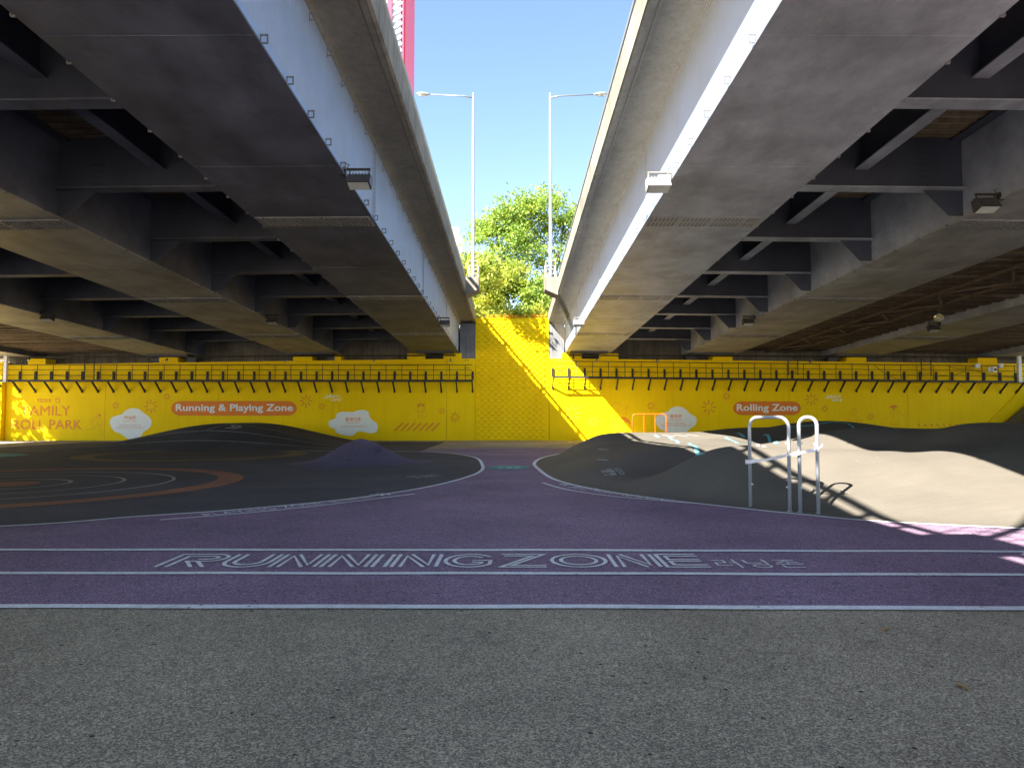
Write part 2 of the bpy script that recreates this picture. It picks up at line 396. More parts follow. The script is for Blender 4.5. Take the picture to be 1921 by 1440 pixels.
# RUNNING ZONE ground lettering made of double strokes
def arc(cx, cy, rx, ry, a0, a1, n=18): return [(cx + rx * math.cos(math.radians(a0 + (a1 - a0) * i / n)), cy + ry * math.sin(math.radians(a0 + (a1 - a0) * i / n))) for i in range(n + 1)]
GL = {
 'R': (.66, [[(0, 0), (0, 1)] + arc(.70, .72, .3, .28, 90, -90, 12) + [(.36, .44), (.66, 0)], [(.2, 0), (.2, .82)] + arc(.66, .72, .16, .12, 90, -90, 8) + [(.5, .6)], [(.56, .44), (.88, 0)]]),
 'U': (.56, [[(0, 1), (0, .4)] + arc(.5, .4, .5, .4, 180, 360, 14) + [(1, 1)], [(.2, 1), (.2, .42)] + arc(.5, .42, .3, .24, 180, 360, 12) + [(.8, 1)]]),
 'N': (.54, [[(0, 0), (0, 1)], [(.19, 0), (.19, .86), (.72, 0)], [(.28, 1), (.81, .14), (.81, 1)], [(1, 0), (1, 1)]]),
 'I': (.15, [[(0, 0), (0, 1)], [(1, 0), (1, 1)]]),
 'G': (.62, [arc(.5, .5, .5, .5, 35, 180, 12) + arc(.5, .5, .5, .5, 180, 325, 12) + [(.92, .5), (.55, .5)], arc(.5, .5, .32, .33, 40, 320, 16) + [(.74, .36), (.55, .36)]]),
 'Z': (.56, [[(0, 1), (1, 1), (.24, .12), (1, .12)], [(.06, .86), (.72, .86), (0, 0), (1, 0)]]),
 'O': (.68, [arc(.5, .5, .5, .5, 0, 360, 30), arc(.5, .5, .33, .33, 0, 360, 26)]),
 'E': (.52, [[(1, 1), (0, 1), (0, 0), (1, 0)], [(1, .85), (.2, .85), (.2, .56), (.95, .56)], [(.95, .43), (.2, .43), (.2, .15), (1, .15)]]),
}
word = 'RUNNINGZONE'; tot = sum(GL[c][0] for c in word) + .085 * (len(word) - 1); sc = 5.68 / tot; x = -3.65
lettering = []
for c in word:
    w, st = GL[c]; mb = MB()
    for k, pl in enumerate(st): mb.ribbon([(x + px_ * w * sc, 7.32 + py_ * .66) for px_, py_ in pl], .042, gfn(.0128 + .0004 * k))
    mb.build('painted_letter', M['white_ground'], track, fix=False); x += (w + .085) * sc
text_box('painted_letter', '러닝존', M['white_ground'], track, gfn(.0128), 2.12, 3.03, 7.29, 7.70, -.004)

def ground_text(body, pts, h, mat, parent, z=.0135, bold=.0):
    """text laid along a ground polyline, one mesh per word"""
    v, f = text_mesh(body, bold, 1.1); a = np.array(v); mn = a.min(0); mx = a.max(0)
    P = crom(pts, 10); d = [0]
    for i in range(1, len(P)): d.append(d[-1] + math.dist(P[i], P[i - 1]))
    L = d[-1]; out = []
    for q in a:
        s_ = (q[0] - mn[0]) / (mx[0] - mn[0]) * L; hgt = (q[1] - mn[1]) / (mx[1] - mn[1]) * h
        i = min(len(P) - 2, max(0, int(np.searchsorted(d, s_)) - 1)); tt = (s_ - d[i]) / max(1e-6, d[i + 1] - d[i])
        p = Vector(P[i]).lerp(Vector(P[i + 1]), tt); dr = (Vector(P[i + 1]) - Vector(P[i])).normalized(); nr = Vector((-dr.y, dr.x))
        o = p + nr * hgt; out.append((o.x, o.y, z))
    return MB().add(out, f).build('painted_word', mat, parent, fix=False)
def G2(*pp): return [tuple(gnd(*p)[:2]) for p in pp]
ground_text('PLAYING ZONE', G2((388, 968.5), (500, 957.5), (612, 945.5)), .27, M['white_ground'], track)
ground_text('플레이존', G2((626, 944), (664, 939.5), (706, 933.5)), .32, M['white_ground'], track)
ground_text('»', G2((716, 931), (742, 927)), .34, M['white_ground'], track)
MB().ribbon(crom(G2((300, 976), (440, 965), (600, 949), (778, 927)), 8), .08, gfn(.0132)).build('painted_line', M['white_ground'], track, fix=False)
ground_text('«', G2((1044, 908), (1058, 912)), .3, M['white_ground'], track)
ground_text('롤링존', G2((1062, 914), (1078, 917), (1098, 920)), .40, M['white_ground'], track)
ground_text('ROLLING ZONE', G2((1106, 921), (1180, 932), (1255, 941)), .30, M['white_ground'], track)
MB().ribbon(crom(G2((1018, 906), (1060, 918), (1130, 929), (1230, 939), (1330, 947)), 8), .08, gfn(.0132)).build('painted_line', M['white_ground'], track, fix=False)
p = gnd(955, 877)
mb = MB(); mb.flat([(p.x + .62 * math.cos(a), p.y + .85 * math.sin(a)) for a in np.linspace(0, 2 * math.pi, 40)[:-1]], gfn(.0125)); mb.build('teal_floor_marker', M['teal_ground'], track, fix=False)
text_box('painted_word', '보행로', M['white_ground'], track, gfn(.0135), p.x - .35, p.x + .35, p.y - .3, p.y + .2, .0)
ground_text('START', G2((782, 897), (838, 893)), .55, M['faint_ground'], zone)

# ------------------------------------------------------------------ rolling zone (asphalt pump track) as a height field
CP = [ # x, y, z : ridge, saddle and face heights
 (2.6,14.3,.10),(2.96,13.95,.26),(3.3,14.05,.46),(3.68,14.2,.70),(4.08,14.4,.87),(4.8,14.6,.94),(5.6,14.6,.88),(6.6,14.3,.88),
 (3.4,16.1,.16),(4.2,16.2,.24),(5.2,16.5,.36),(2.6,16.6,.22),(6.4,16.8,.55),
 (4.5,17.5,.50),(4.4,18.7,.69),(4.4,21,.67),(4.4,23.7,.64),(4.4,26.0,.66),(3.5,21,.52),(2.5,21,.33),(1.6,21.5,.12),(3.3,18.4,.50),(2.2,18,.27),
 (2.5,27,.43),(3.24,27.1,.80),(4.2,27.8,.89),(1.7,25,.20),(2.6,24.5,.48),(3.5,24.4,.64),(3.0,29.5,.25),
 (6,28,.89),(7.1,28,.89),(8.4,27.9,.86),(6.3,25.6,.70),(6.3,23.2,.78),(6.3,21,.64),(6.3,19.3,.72),
 (8.43,24.5,.81),(8.6,22.6,.55),(8.5,21,.76),(8.3,19.8,.88),(8.2,18.6,1.09),(8.13,17.65,1.18),(8.44,16.3,.84),(8.4,14.4,.84),(8.37,12.8,.90),(8.6,11.9,.66),(8.9,11,.38),
 (5.6,12.1,.40),(6.2,11.4,.28),(7,12.4,.66),(7.0,11.2,.34),(6.2,13.2,.72),(5.2,13.0,.52),(4.6,13.1,.48),(4.3,12.6,.26),(3.6,13.3,.24),(3.9,13.6,.55),
 (9.35,15,1.32),(10.1,14,1.30),(9.0,17.2,1.24),(12,14,1.26),(12,15.6,1.22),(12,11.3,.78),(10,11.5,.74),(14,13,1.15),(12,17.5,.95),(14,17,.85),(10.8,16.4,1.22),
 (10.5,19.5,.7),(12.5,20.5,.6),(10,22.5,.5),(13,23,.6),(9.9,25.8,1.20),(10.5,25.2,1.29),(12.5,25.2,1.25),(9.5,29.6,1.05),(8.9,31.2,.85),(12,29,1.0),(13,33,.4),(10,33.5,.35),(7,31.5,.55),(5.2,30.6,.45)]
CP += [(a, b, 0.0) for a, b in edgeR]
C = np.array(CP)
def tps_fit(C):
    n = len(C); d = np.hypot(C[:, None, 0] - C[None, :, 0], C[:, None, 1] - C[None, :, 1])
    K = np.where(d > 0, d * d * np.log(d + 1e-12), 0) + np.eye(n) * .06
    P = np.c_[np.ones(n), C[:, :2]]; A = np.block([[K, P], [P.T, np.zeros((3, 3))]])
    return np.linalg.solve(A, np.r_[C[:, 2], np.zeros(3)])
TW = tps_fit(C); poly = np.array(eR + [(15.2, 37), (15.2, 9.0)])
def sdist(x, y):
    x = np.asarray(x, float).ravel(); y = np.asarray(y, float).ravel(); a = poly; b = np.roll(poly, -1, 0)
    ins = np.zeros(len(x), bool); dm = np.full(len(x), 1e9)
    for (ax, ay), (bx, by) in zip(a, b):
        c = ((ay > y) != (by > y)) & (x < (bx - ax) * (y - ay) / (by - ay + 1e-12) + ax); ins ^= c
        L2 = (bx - ax) ** 2 + (by - ay) ** 2 + 1e-12; tt = np.clip(((x - ax) * (bx - ax) + (y - ay) * (by - ay)) / L2, 0, 1)
        dm = np.minimum(dm, np.hypot(x - ax - tt * (bx - ax), y - ay - tt * (by - ay)))
    return np.where(ins, dm, -dm)
def mound_z(x, y):
    x = np.asarray(x, float).ravel(); y = np.asarray(y, float).ravel()
    d = np.hypot(x[:, None] - C[None, :, 0], y[:, None] - C[None, :, 1]); U = d * d * np.log(d + 1e-12)
    z = U @ TW[:len(C)] + TW[-3] + TW[-2] * x + TW[-1] * y
    s = sdist(x, y); k = np.clip(s / .9, 0, 1); k = k * k * (3 - 2 * k)
    return np.where(s > 0, np.maximum(z, .02) * k + .012 * np.clip(s / .05, 0, 1), np.maximum(-.06, s * .35))
xs = np.arange(.3, 15.21, .1); ys = np.arange(8.8, 37.21, .1); XX, YY = np.meshgrid(xs, ys)
ZZ = mound_z(XX, YY).reshape(XX.shape); SS = sdist(XX, YY).reshape(XX.shape)
vs = np.c_[XX.ravel(), YY.ravel(), ZZ.ravel()]; nx = len(xs); fs = []
keep = SS > -.35
for j in range(len(ys) - 1):
    for i in range(nx - 1):
        if keep[j, i] and keep[j + 1, i + 1] and keep[j, i + 1] and keep[j + 1, i]: fs.append((j * nx + i, j * nx + i + 1, (j + 1) * nx + i + 1, (j + 1) * nx + i))
me = bpy.data.meshes.new('rolling_zone_mounds'); me.from_pydata(vs.tolist(), [], fs); me.materials.append(M['mound'])
me.polygons.foreach_set('use_smooth', [True] * len(fs)); me.update()
mound = tag(link_mesh('rolling_zone_mounds', me), 'undulating grey asphalt pump track of the rolling zone', kind='structure')
def on_mound(px, py, y0=9.5, y1=36):
    r = ray(px, py); Y = np.arange(y0, y1, .03); X = r.x / r.y * Y; Z = CAM_Z + r.z / r.y * Y
    z = np.maximum(mound_z(X, Y), 0); hit = np.nonzero(Z <= z)[0]
    i = hit[0] if len(hit) else len(Y) - 1
    return float(X[i]), float(Y[i])
def drape(pts, w, mat, name='painted_line'):
    P = crom(pts, 8); zf = lambda a, b: float(mound_z([a], [b])[0]) + .012
    return MB().ribbon(P, w, lambda a, b: (a, b, zf(a, b))).build(name, mat, mound, fix=False)
drape([on_mound(1255, 819), on_mound(1264, 826), on_mound(1273, 832)], .1, M['cyan_paint'])
drape([on_mound(1293, 832), on_mound(1306, 841), on_mound(1318, 854)], .1, M['cyan_paint'])
drape([on_mound(1229, 816), on_mound(1235, 821)], .1, M['cyan_paint'])
drape([on_mound(1383, 812), on_mound(1390, 815), on_mound(1397, 821)], .1, M['cyan_paint'])
drape([on_mound(1432, 817), on_mound(1443, 823), on_mound(1457, 833)], .1, M['cyan_paint'])
drape([on_mound(1361, 821), on_mound(1385, 832)], .09, M['cyan_paint'])
drape([on_mound(1421, 834), on_mound(1434, 840)], .07, M['white_ground'])
drape([on_mound(1475, 802), on_mound(1520, 799), on_mound(1600, 801), on_mound(1660, 803)], .07, M['cyan_paint'])
for a, b in (((1122, 843), (1141, 844)), ((1120, 862.5), (1140, 864)), ((1129, 884), (1152, 884))):
    drape([on_mound(*a), on_mound(*b)], .09, M['faint_ground'])
zf = lambda a, b: (a, b, float(mound_z([a], [b])[0]) + .013)
for a0, body, w_, h_ in (((1133, 893), '안전', .28, .75), ((1144, 893), '롤링', .36, .9)):
    q = on_mound(*a0); text_box('painted_word', body, M['faint_ground'], mound, zf, q[0], q[0] + w_, q[1], q[1] + h_, .0)
q = on_mound(1268, 816)
for k in range(3): drape([(q[0] - .5 + .45 * k, q[1]), (q[0] - .15 + .45 * k, q[1] - .5)], .09, M['faint_ground'], 'painted_arrow')

# running track hump at the far left
hx = np.arange(-25, -3.9, .2); hy = np.arange(31, 42.61, .2); HX, HY = np.meshgrid(hx, hy)
def hump_z(x, y):
    x = np.asarray(x, float); y = np.asarray(y, float); u = np.clip((x + 14.6) / 8.0, -1, 1); H = 1.17 * (.5 + .5 * np.cos(np.pi * u)) ** 1.15
    a = np.clip((y - 31.2) / 5.2, 0, 1); b = np.clip((42.5 - y) / 2.4, 0, 1); sm = lambda k: k * k * (3 - 2 * k)
    return H * sm(a) * sm(b)
HZ = hump_z(HX, HY) + .0095
fs = [(j * len(hx) + i, j * len(hx) + i + 1, (j + 1) * len(hx) + i + 1, (j + 1) * len(hx) + i) for j in range(len(hy) - 1) for i in range(len(hx) - 1)]
me = bpy.data.meshes.new('track_hump'); me.from_pydata(np.c_[HX.ravel(), HY.ravel(), HZ.ravel()].tolist(), [], fs); me.materials.append(M['zone'])
me.polygons.foreach_set('use_smooth', [True] * len(fs)); me.update()
hump = tag(link_mesh('track_hump', me), 'wide dark asphalt hump in the far running lanes', kind='structure')
hfn = lambda a, b: (a, b, float(hump_z(a, b)) + .022)
for yy in (33.2, 34.5, 35.8, 37.1): MB().ribbon([(-24 + .4 * i, yy) for i in range(50)], .07, hfn).build('lane_line', M['faint_ground'], hump, fix=False)
for xx, yy in ((-15.7, 36.4), (-14.9, 35.2)):
    MB().ribbon([(xx, yy - .6), (xx + .35, yy), (xx + .7, yy + .6)], .07, hfn).build('lane_mark', M['faint_ground'], hump, fix=False)
    text_box('lane_mark', '»', M['faint_ground'], hump, hfn, xx + .75, xx + 1.5, yy - .3, yy + .5, .03)

# purple cone mound with a hollow near its top
n_r, n_a = 36, 96; cx, cy = gnd(676, 868)[:2]; vs = []; fs = []
for i in range(n_r + 1):
    r = i / n_r
    for k in range(n_a):
        a = 2 * math.pi * k / n_a; R = 2.15 * r * (1 + .10 * math.sin(2 * a + .6) + .05 * math.sin(3 * a))
        z = .79 * (.75 * (.5 + .5 * math.cos(math.pi * r)) ** 1.7 + .25 * max(0, 1 - r) ** 1.4); x_ = cx + R * math.cos(a); y_ = cy + R * math.sin(a)
        dd = math.hypot((x_ - cx - .40) / .30, (y_ - cy + .22) / .30); z -= .26 * max(0, 1 - dd) ** .5 if dd < 1 else 0
        vs.append((x_, y_, z + .009))
for i in range(n_r):
    for k in range(n_a): fs.append((i * n_a + k, i * n_a + (k + 1) % n_a, (i + 1) * n_a + (k + 1) % n_a, (i + 1) * n_a + k))
mb = MB().add(vs, fs)
tag(mb.build('play_mound', M['purple_mound'], smooth=True), 'small purple cone mound with a dark hollow near its top', 'mound')

# ------------------------------------------------------------------ bridges
BS, BK, BZ = -.030, .0015, 5.58
def bxf(sgn):
    def f(p):
        x, y, z = p
        return (sgn * x + BK * (y - 45) , y, BZ + BS * (y - 45) + z - .012 * max(0, abs(x) - 5))
    return f
GIRD = [(3.39, 6.30), (10.95, 14.2), (20.0, 23.2), (30.3, 33.2)]
Y0, Y1, EDGE, DEP = -9.0, 46.0, 2.33, 2.0  # near end cut short behind the camera, an unseen opening added for light
def seg(y0, y1, n): return [y0 + (y1 - y0) * i / n for i in range(n + 1)]

def make_bridge(sgn, name, label):
    xf = bxf(sgn); root = empty('bridge', xf((18, 45, 0)), label, 'bridge'); off = Vector(root.location)
    xl = lambda p: tuple(Vector(xf(p)) - off)
    def part(mb, nm, mat, par=root, smooth=False): return mb.build(nm, mat, par, smooth, xf=xl)
    ST = M['steel'] if sgn > 0 else M['steel_shaded']
    # deck slab, fascia with parapet upstand
    mb = MB(); mb.box(EDGE + .27, 34.3, Y0, Y1, 2.0, 2.26); part(mb, 'deck_slab', M['slab'])
    for ga, gb in ((0, 1), (1, 2), (2, 3)):
        mb = MB(); mb.box(GIRD[ga][1] - .05, GIRD[gb][0] + .05, Y0, 45.9, 1.985, 1.999); part(mb, 'soffit_shade_sheet', M['dark_deck'])  # thin added sheet, its dark colour stands for shade under the slab
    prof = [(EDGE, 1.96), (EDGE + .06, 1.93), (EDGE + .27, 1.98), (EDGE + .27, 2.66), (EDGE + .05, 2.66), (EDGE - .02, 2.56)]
    yy = Y0; k = 0
    while yy < Y1 - .1:
        y2 = min(Y1, yy + 6.0); mb = MB(); mb.prism(prof, lambda u, v, w, a=yy, b=y2: (u, a + w, v), y2 - yy - .012)
        part(mb, 'parapet_segment', M['concrete']); yy = y2
    mb = MB(); mb.box(EDGE + .20, EDGE + .22, Y0, Y1, 1.935, 1.96); part(mb, 'drip_rail', M['walkway'])
    mb = MB(); mb.box(34.3, 34.6, Y0, Y1, 1.9, 2.66); part(mb, 'outer_parapet', M['concrete'])
    # railing on the parapet
    mb = MB(); mb.tube([(EDGE + .16, Y0, 3.10), (EDGE + .16, Y1, 3.10)], .085, 10); part(mb, 'railing_tube', M['galv'], smooth=True)
    pm = MB().box(-.05, .05, -.045, .045, 0, .42).mesh('railing_post', M['galv'])
    for i in range(52):
        y = -2.3 + .95 * i; link_mesh('railing_post', pm, root, Vector(xl((EDGE + .16, y, 2.66))))
    if sgn < 0:
        mb = MB(); mb.tube([(34.45, Y0, 3.10), (34.45, Y1, 3.10)], .085, 10); part(mb, 'railing_tube', M['galv'], smooth=True)
    # lamp corbels
    for yc in ((36.2,) if sgn > 0 else (36.2, 2.4)):
        mb = MB(); mb.prism([(EDGE - .66, 2.10), (EDGE - .66, 2.72), (EDGE + .01, 2.72), (EDGE + .01, 1.80)], lambda u, v, w, yc=yc: (u, yc - .55 + w, v), 1.1)
        part(mb, 'lamp_corbel', M['concrete'])
        mb = MB()
        for xx in (EDGE - .6, EDGE - .1):
            for y in (yc - .5, yc + .5): mb.tube([(xx, y, 2.7), (xx, y, 3.55)], .022, 6)
        for zz in (3.12, 3.55):
            mb.tube([(EDGE - .1, yc - .5, zz), (EDGE - .6, yc - .5, zz), (EDGE - .6, yc + .5, zz), (EDGE - .1, yc + .5, zz)], .02, 6)
        part(mb, 'guard_rail', M['ivory'])
    # girders
    tabm = MB().box(0, .012, 0, .012, 0, .16).box(0, .11, 0, .012, .14, .165).box(.09, .11, 0, .012, .03, .14).box(0, .09, 0, .012, .03, .05).mesh('net_tab', M['bolt'])
    hookm = MB().box(-.03, .03, -.012, .012, -.03, -.004).box(.015, .035, -.02, .02, -.02, .02).mesh('net_hook', M['bolt'])
    for gi, (a, b) in enumerate(GIRD):
        mb = MB(); mb.box(a, b, Y0, 45.9, 0.0, .035)
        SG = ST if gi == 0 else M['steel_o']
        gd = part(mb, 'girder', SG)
        for wx, nm in ((a + .03, 'web'), (b - .05, 'web')):
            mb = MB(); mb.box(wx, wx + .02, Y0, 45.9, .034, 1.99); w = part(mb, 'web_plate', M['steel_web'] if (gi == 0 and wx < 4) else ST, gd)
        mb = MB(); mb.box(a - .02, b + .02, Y0, 45.9, 1.90, 1.985); part(mb, 'haunch', M['slab'], gd)
        if gi == 3: continue
        # splice plates with bolts, weld seams
        for ys in ((7.8, 17.5, 27.2, 36.9)):
            mb = MB(); mb.box(a + .05, b - .05, ys - .36, ys + .36, -.022, -.001); part(mb, 'splice_plate', M['steel_plate'], gd)
            bm_ = MB(); nx_ = int((b - a - .2) / .10)
            for i in range(nx_):
                if i % 8 == 7: continue
                for j in (-.30, -.20, -.10, .10, .20, .30):
                    px_ = a + .1 + i * .10
                    bm_.add([(px_ - .026, ys + j - .026, -.022), (px_ + .026, ys + j - .026, -.022), (px_ + .026, ys + j + .026, -.022), (px_ - .026, ys + j + .026, -.022),
                             (px_ - .015, ys + j - .015, -.042), (px_ + .015, ys + j - .015, -.042), (px_ + .015, ys + j + .015, -.042), (px_ - .015, ys + j + .015, -.042)],
                            [(4, 5, 6, 7), (0, 1, 5, 4), (1, 2, 6, 5), (2, 3, 7, 6), (3, 0, 4, 7)])
            if ys < 37: tag(part(bm_, 'bolts', M['bolt'], gd), kind='stuff')
        for ys in (9.3, 13.9, 22.3, 32.1):
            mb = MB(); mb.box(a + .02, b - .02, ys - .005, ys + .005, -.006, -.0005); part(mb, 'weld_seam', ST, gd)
        if gi == 0:
            for ys in (7.8, 17.5, 27.2, 36.9):   # splice strips on the outer web
                mb = MB(); mb.box(a + .012, a + .0295, ys - .17, ys + .17, .12, 1.86); part(mb, 'web_splice_plate', M['steel_web'], gd)
                bm_ = MB()
                for i in range(20):
                    for j in (-.11, -.04, .04, .11): bm_.box(a - .004, a + .0118, ys + j - .016, ys + j + .016, .2 + i * .083, .232 + i * .083)
                tag(part(bm_, 'bolts', M['steel_plate'], gd), kind='stuff')
            base = Vector(gd.location)
            for i in range(34):
                y = 5.0 + 1.14 * i
                for z_ in (.0, 1.70):
                    if z_ > 1 and sgn > 0: continue
                    o = link_mesh('net_tab', tabm, gd, Vector(xl((a + .03, y, z_))), (0, 0, math.pi if sgn > 0 else 0))
                link_mesh('net_hook', hookm, gd, Vector(xl((b, y + .4, 0.0))), (0, 0, math.pi if sgn < 0 else 0))
        if gi == 1:
            for i in range(30): link_mesh('net_hook', hookm, gd, Vector(xl((a, 8.0 + 1.2 * i, 0.0))), (0, 0, 0 if sgn < 0 else math.pi))
        if gi < 3:   # rust-free box stiffeners near the bearings
            mb = MB(); mb.box(a + .3, b - .3, 44.2, 45.6, -.10, -.002); part(mb, 'sole_plate', M['steel_dark'], gd)
    # cross beams with stringer and knee plates
    bays = [(0, 1)] if sgn > 0 else [(0, 1), (1, 2)]
    for ga, gb in bays:
        xa, xb = GIRD[ga][1] - .03, GIRD[gb][0] + .03; xm = (xa + xb) / 2 - .1
        for i in range(11):
            yb = -.6 + 4.4 * i
            mb = MB(); mb.box(xa, xb, yb - .012, yb + .012, .69, 1.99); cb = part(mb, 'cross_beam', M['steel_dark'])
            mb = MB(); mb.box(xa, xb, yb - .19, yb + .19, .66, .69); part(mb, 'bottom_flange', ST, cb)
            mb = MB(); mb.prism([(xb, .655), (xb - .95, .655), (xb - .8, .5), (xb - .35, .04), (xb, .04)], lambda u, v, w, yb=yb: (u, yb - .008 + w, v), .016); part(mb, 'knee_plate', M['steel_dark'], cb)
            bm_ = MB()
            for r_ in range(7):
                for c_ in range(4): bm_.box(xb - 1.1 + c_ * .09, xb - 1.06 + c_ * .09, yb - .03, yb - .012, .8 + r_ * .15, .84 + r_ * .15)
            tag(part(bm_, 'bolts', M['steel_dark'], cb), kind='stuff')
            if i < 10:
                mb = MB(); mb.box(xm - .01, xm + .01, yb + .02, yb + 4.38, 1.165, 1.99); sg = part(mb, 'stringer', M['steel_dark'])
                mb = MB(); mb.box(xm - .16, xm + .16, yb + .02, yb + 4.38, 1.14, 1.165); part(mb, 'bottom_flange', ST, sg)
                mb = MB(); mb.box(xb - .3, xb - .02, yb + .02, yb + 4.38, 1.86, 1.89); part(mb, 'ledger_angle', M['steel_dark'])
        cm = MB()
        for i in range(130):
            y = 2 + .34 * i; cm.prism([(0, 1.999), (.05, 1.92), (.17, 1.92), (.22, 1.999)], lambda u, v, w, y=y: (xm + w, y + u, v), xb - xm)
        tag(part(cm, 'corrugated_deck_form', M['corr']), kind='stuff')
    # open ribbed bays
    rb = [(1, 2), (2, 3)] if sgn > 0 else [(2, 3)]
    for ga, gb in rb:
        xa, xb = GIRD[ga][1] - .02, GIRD[gb][0] + .02
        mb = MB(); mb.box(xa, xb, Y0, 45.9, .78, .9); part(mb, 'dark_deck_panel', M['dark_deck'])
        for i in range(54):
            y = 3.2 + .8 * i; q = random.uniform(-.03, .03)
            mb = MB(); mb.box(xa, xb, y - .19 + q, y + .19 + q, .34 + q, .78); part(mb, 'deck_rib', M['rib'])
        if (ga, gb) == (1, 2):
            for xc in ((xa + xb) / 2 - .75, (xa + xb) / 2 + .75):
                mb = MB(); mb.box(xc - .07, xc + .07, Y0, 45.5, .20, .30); part(mb, 'bracing_chord', M['rib'])
            for i in range(20):
                y = 4 + 2.1 * i; mb = MB(); s_ = 1 if i % 2 else -1; mb.beam(((xa + xb) / 2 - .75 * s_, y, .24), ((xa + xb) / 2 + .75 * s_, y + 2.1, .24), .09, .08); part(mb, 'brace', M['rib'])
    return root
bridge_l = make_bridge(-1, 'bridge', 'elevated road bridge on the left with shaded steel box girders')
bridge_r = make_bridge(1, 'bridge', 'elevated road bridge on the right with sunlit parapet and pale girder web')

# safety nets hung between parapet and girder
def make_net(sgn, label):
    xf = bxf(sgn); ny = 180; nu = 10; vs = []; uv = []; fs = []
    for j in range(ny + 1):
        y = 4.0 + 40.0 * j / ny
        for i in range(nu + 1):
            u = i / nu
            if sgn > 0: x_ = 2.345 + 1.0 * u ** 1.1; z_ = 1.925 - 1.90 * u + .25 * math.sin(math.pi * u) * (1 + .06 * math.sin(y * .7))
            else: x_ = 2.42 + .93 * min(1, u * 1.35); z_ = 1.93 - .06 * math.sin(math.pi * u) - 1.85 * max(0, u - .62) / .38
            vs.append(xf((x_, y, z_))); uv.append((y / .030 + .6 * math.sin(u * 3), u * 60))
    for j in range(ny):
        for i in range(nu): fs.append((j * (nu + 1) + i, j * (nu + 1) + i + 1, (j + 1) * (nu + 1) + i + 1, (j + 1) * (nu + 1) + i))
    me = bpy.data.meshes.new('safety_net'); me.from_pydata(vs, [], fs); me.materials.append(M['net'])
    ul = me.uv_layers.new(name='uv')
    for li, l in enumerate(me.loops): ul.data[li].uv = uv[l.vertex_index]
    me.polygons.foreach_set('use_smooth', [True] * len(fs))
    return tag(link_mesh('safety_net', me), label, 'net')
make_net(1, 'fine netting hung below the sunlit parapet of the right bridge')
make_net(-1, 'fine netting stretched under the shaded parapet of the left bridge')

# ------------------------------------------------------------------ street lamps on the corbels
def street_lamp(sgn, yc, label):
    xf = bxf(sgn); b = Vector(xf((EDGE - .33, yc, 2.72))); root = empty('street_lamp', b, label, 'street lamp', 'lamps on the bridge parapets')
    mb = MB(); mb.tube([(0, 0, 0), (0, 0, .25), (0, 0, .26), (0, 0, 9.75)], [.12, .12, .095, .06], 12); mb.build('pole', M['galv'], root, True)
    mb = MB(); mb.box(-.17, .17, -.17, .17, 0, .03); mb.build('base_plate', M['galv'], root)
    d = sgn
    mb = MB(); mb.tube([(0, 0, 9.5), (d * .5, 0, 9.60), (d * 2.35, 0, 9.68)], [.045, .035, .03], 8); mb.build('arm', M['galv'], root, True)
    mb = MB(); mb.tube([(d * 2.25, 0, 9.67), (d * 2.4, 0, 9.69), (d * 2.6, 0, 9.70), (d * 2.85, 0, 9.71), (d * 2.98, 0, 9.70)], [.04, .09, .13, .11, .03], 12)
    mb.v = [(x, y * 1.1, 9.7 + (z - 9.7) * .7) for x, y, z in mb.v]; h = mb.build('lamp_head', M['lamp_pale'], root, True)
    mb = MB(); mb.box(min(d * 2.5, d * 2.85), max(d * 2.5, d * 2.85), -.08, .08, 9.60, 9.625); mb.build('lens', M['lens'], h)
street_lamp(-1, 36.2, 'tall grey street lamp on the left bridge, arm pointing left')
street_lamp(1, 36.2, 'tall grey street lamp on the right bridge, arm pointing right')
street_lamp(-1, 2.4, 'street lamp overhead on the left bridge, only its shadow in view')

# ------------------------------------------------------------------ flood lights clamped to the girders
def floodlight(sgn, gx, y, outward, label, pale=False, s=1.0):
    xf = bxf(sgn); b = Vector(xf((gx, y, .02))); d = sgn * outward
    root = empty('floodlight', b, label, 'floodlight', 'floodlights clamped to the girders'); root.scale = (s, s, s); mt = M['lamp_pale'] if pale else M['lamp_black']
    mb = MB(); mb.tube([(-d * .15, 0, .1), (d * .52, 0, .1)], .03, 8).box(min(-d * .1, d * .02), max(-d * .1, d * .02), -.05, .05, -.03, .14); mb.build('mount_pipe', M['galv'] if pale else M['walkway'], root)
    mb = MB()
    for q in (.1, .5): mb.beam((d * q, 0, .1), (d * q, -.02, -.12), .02, .04, (0, 1, 0))
    mb.build('yoke', mt, root)
    c = d * .3; x0, x1 = c - .24, c + .24
    mb = MB(); mb.add([(x0, -.06, -.02), (x1, -.06, -.02), (x1, .14, -.02), (x0, .14, -.02), (x0, -.20, -.22), (x1, -.20, -.22), (x1, .06, -.30), (x0, .06, -.30)],
                      [(0, 1, 2, 3), (7, 6, 5, 4), (0, 4, 5, 1), (1, 5, 6, 2), (2, 6, 7, 3), (3, 7, 4, 0)]); body = mb.build('lamp_body', mt, root)
    mb = MB()
    for i in range(7): mb.box(x0 + .04 + i * .062, x0 + .052 + i * .062, -.04, .12, -.02, .025)
    mb.build('cooling_fins', mt, body)
    mb = MB(); mb.add([(x0 + .03, -.195, -.235), (x1 - .03, -.195, -.235), (x1 - .03, .05, -.312), (x0 + .03, .05, -.312)], [(0, 1, 2, 3)]); mb.build('lens', M['lens'], body)
    mb = MB(); mb.tube([(-d * .15, 0, .12), (-d * .05, .05, .26), (d * .08, .02, .2), (d * .02, 0, .1)], .009, 5); mb.build('cable', M['black'], root)
floodlight(-1, 3.39, 14.4, -1, 'black floodlight under the near end of the left bridge edge girder')
floodlight(-1, 3.39, 32.6, -1, 'small floodlight at the far end of the left bridge edge girder')
floodlight(1, 3.39, 14.6, -1, 'pale sunlit floodlight near the middle of the right bridge edge girder', True)
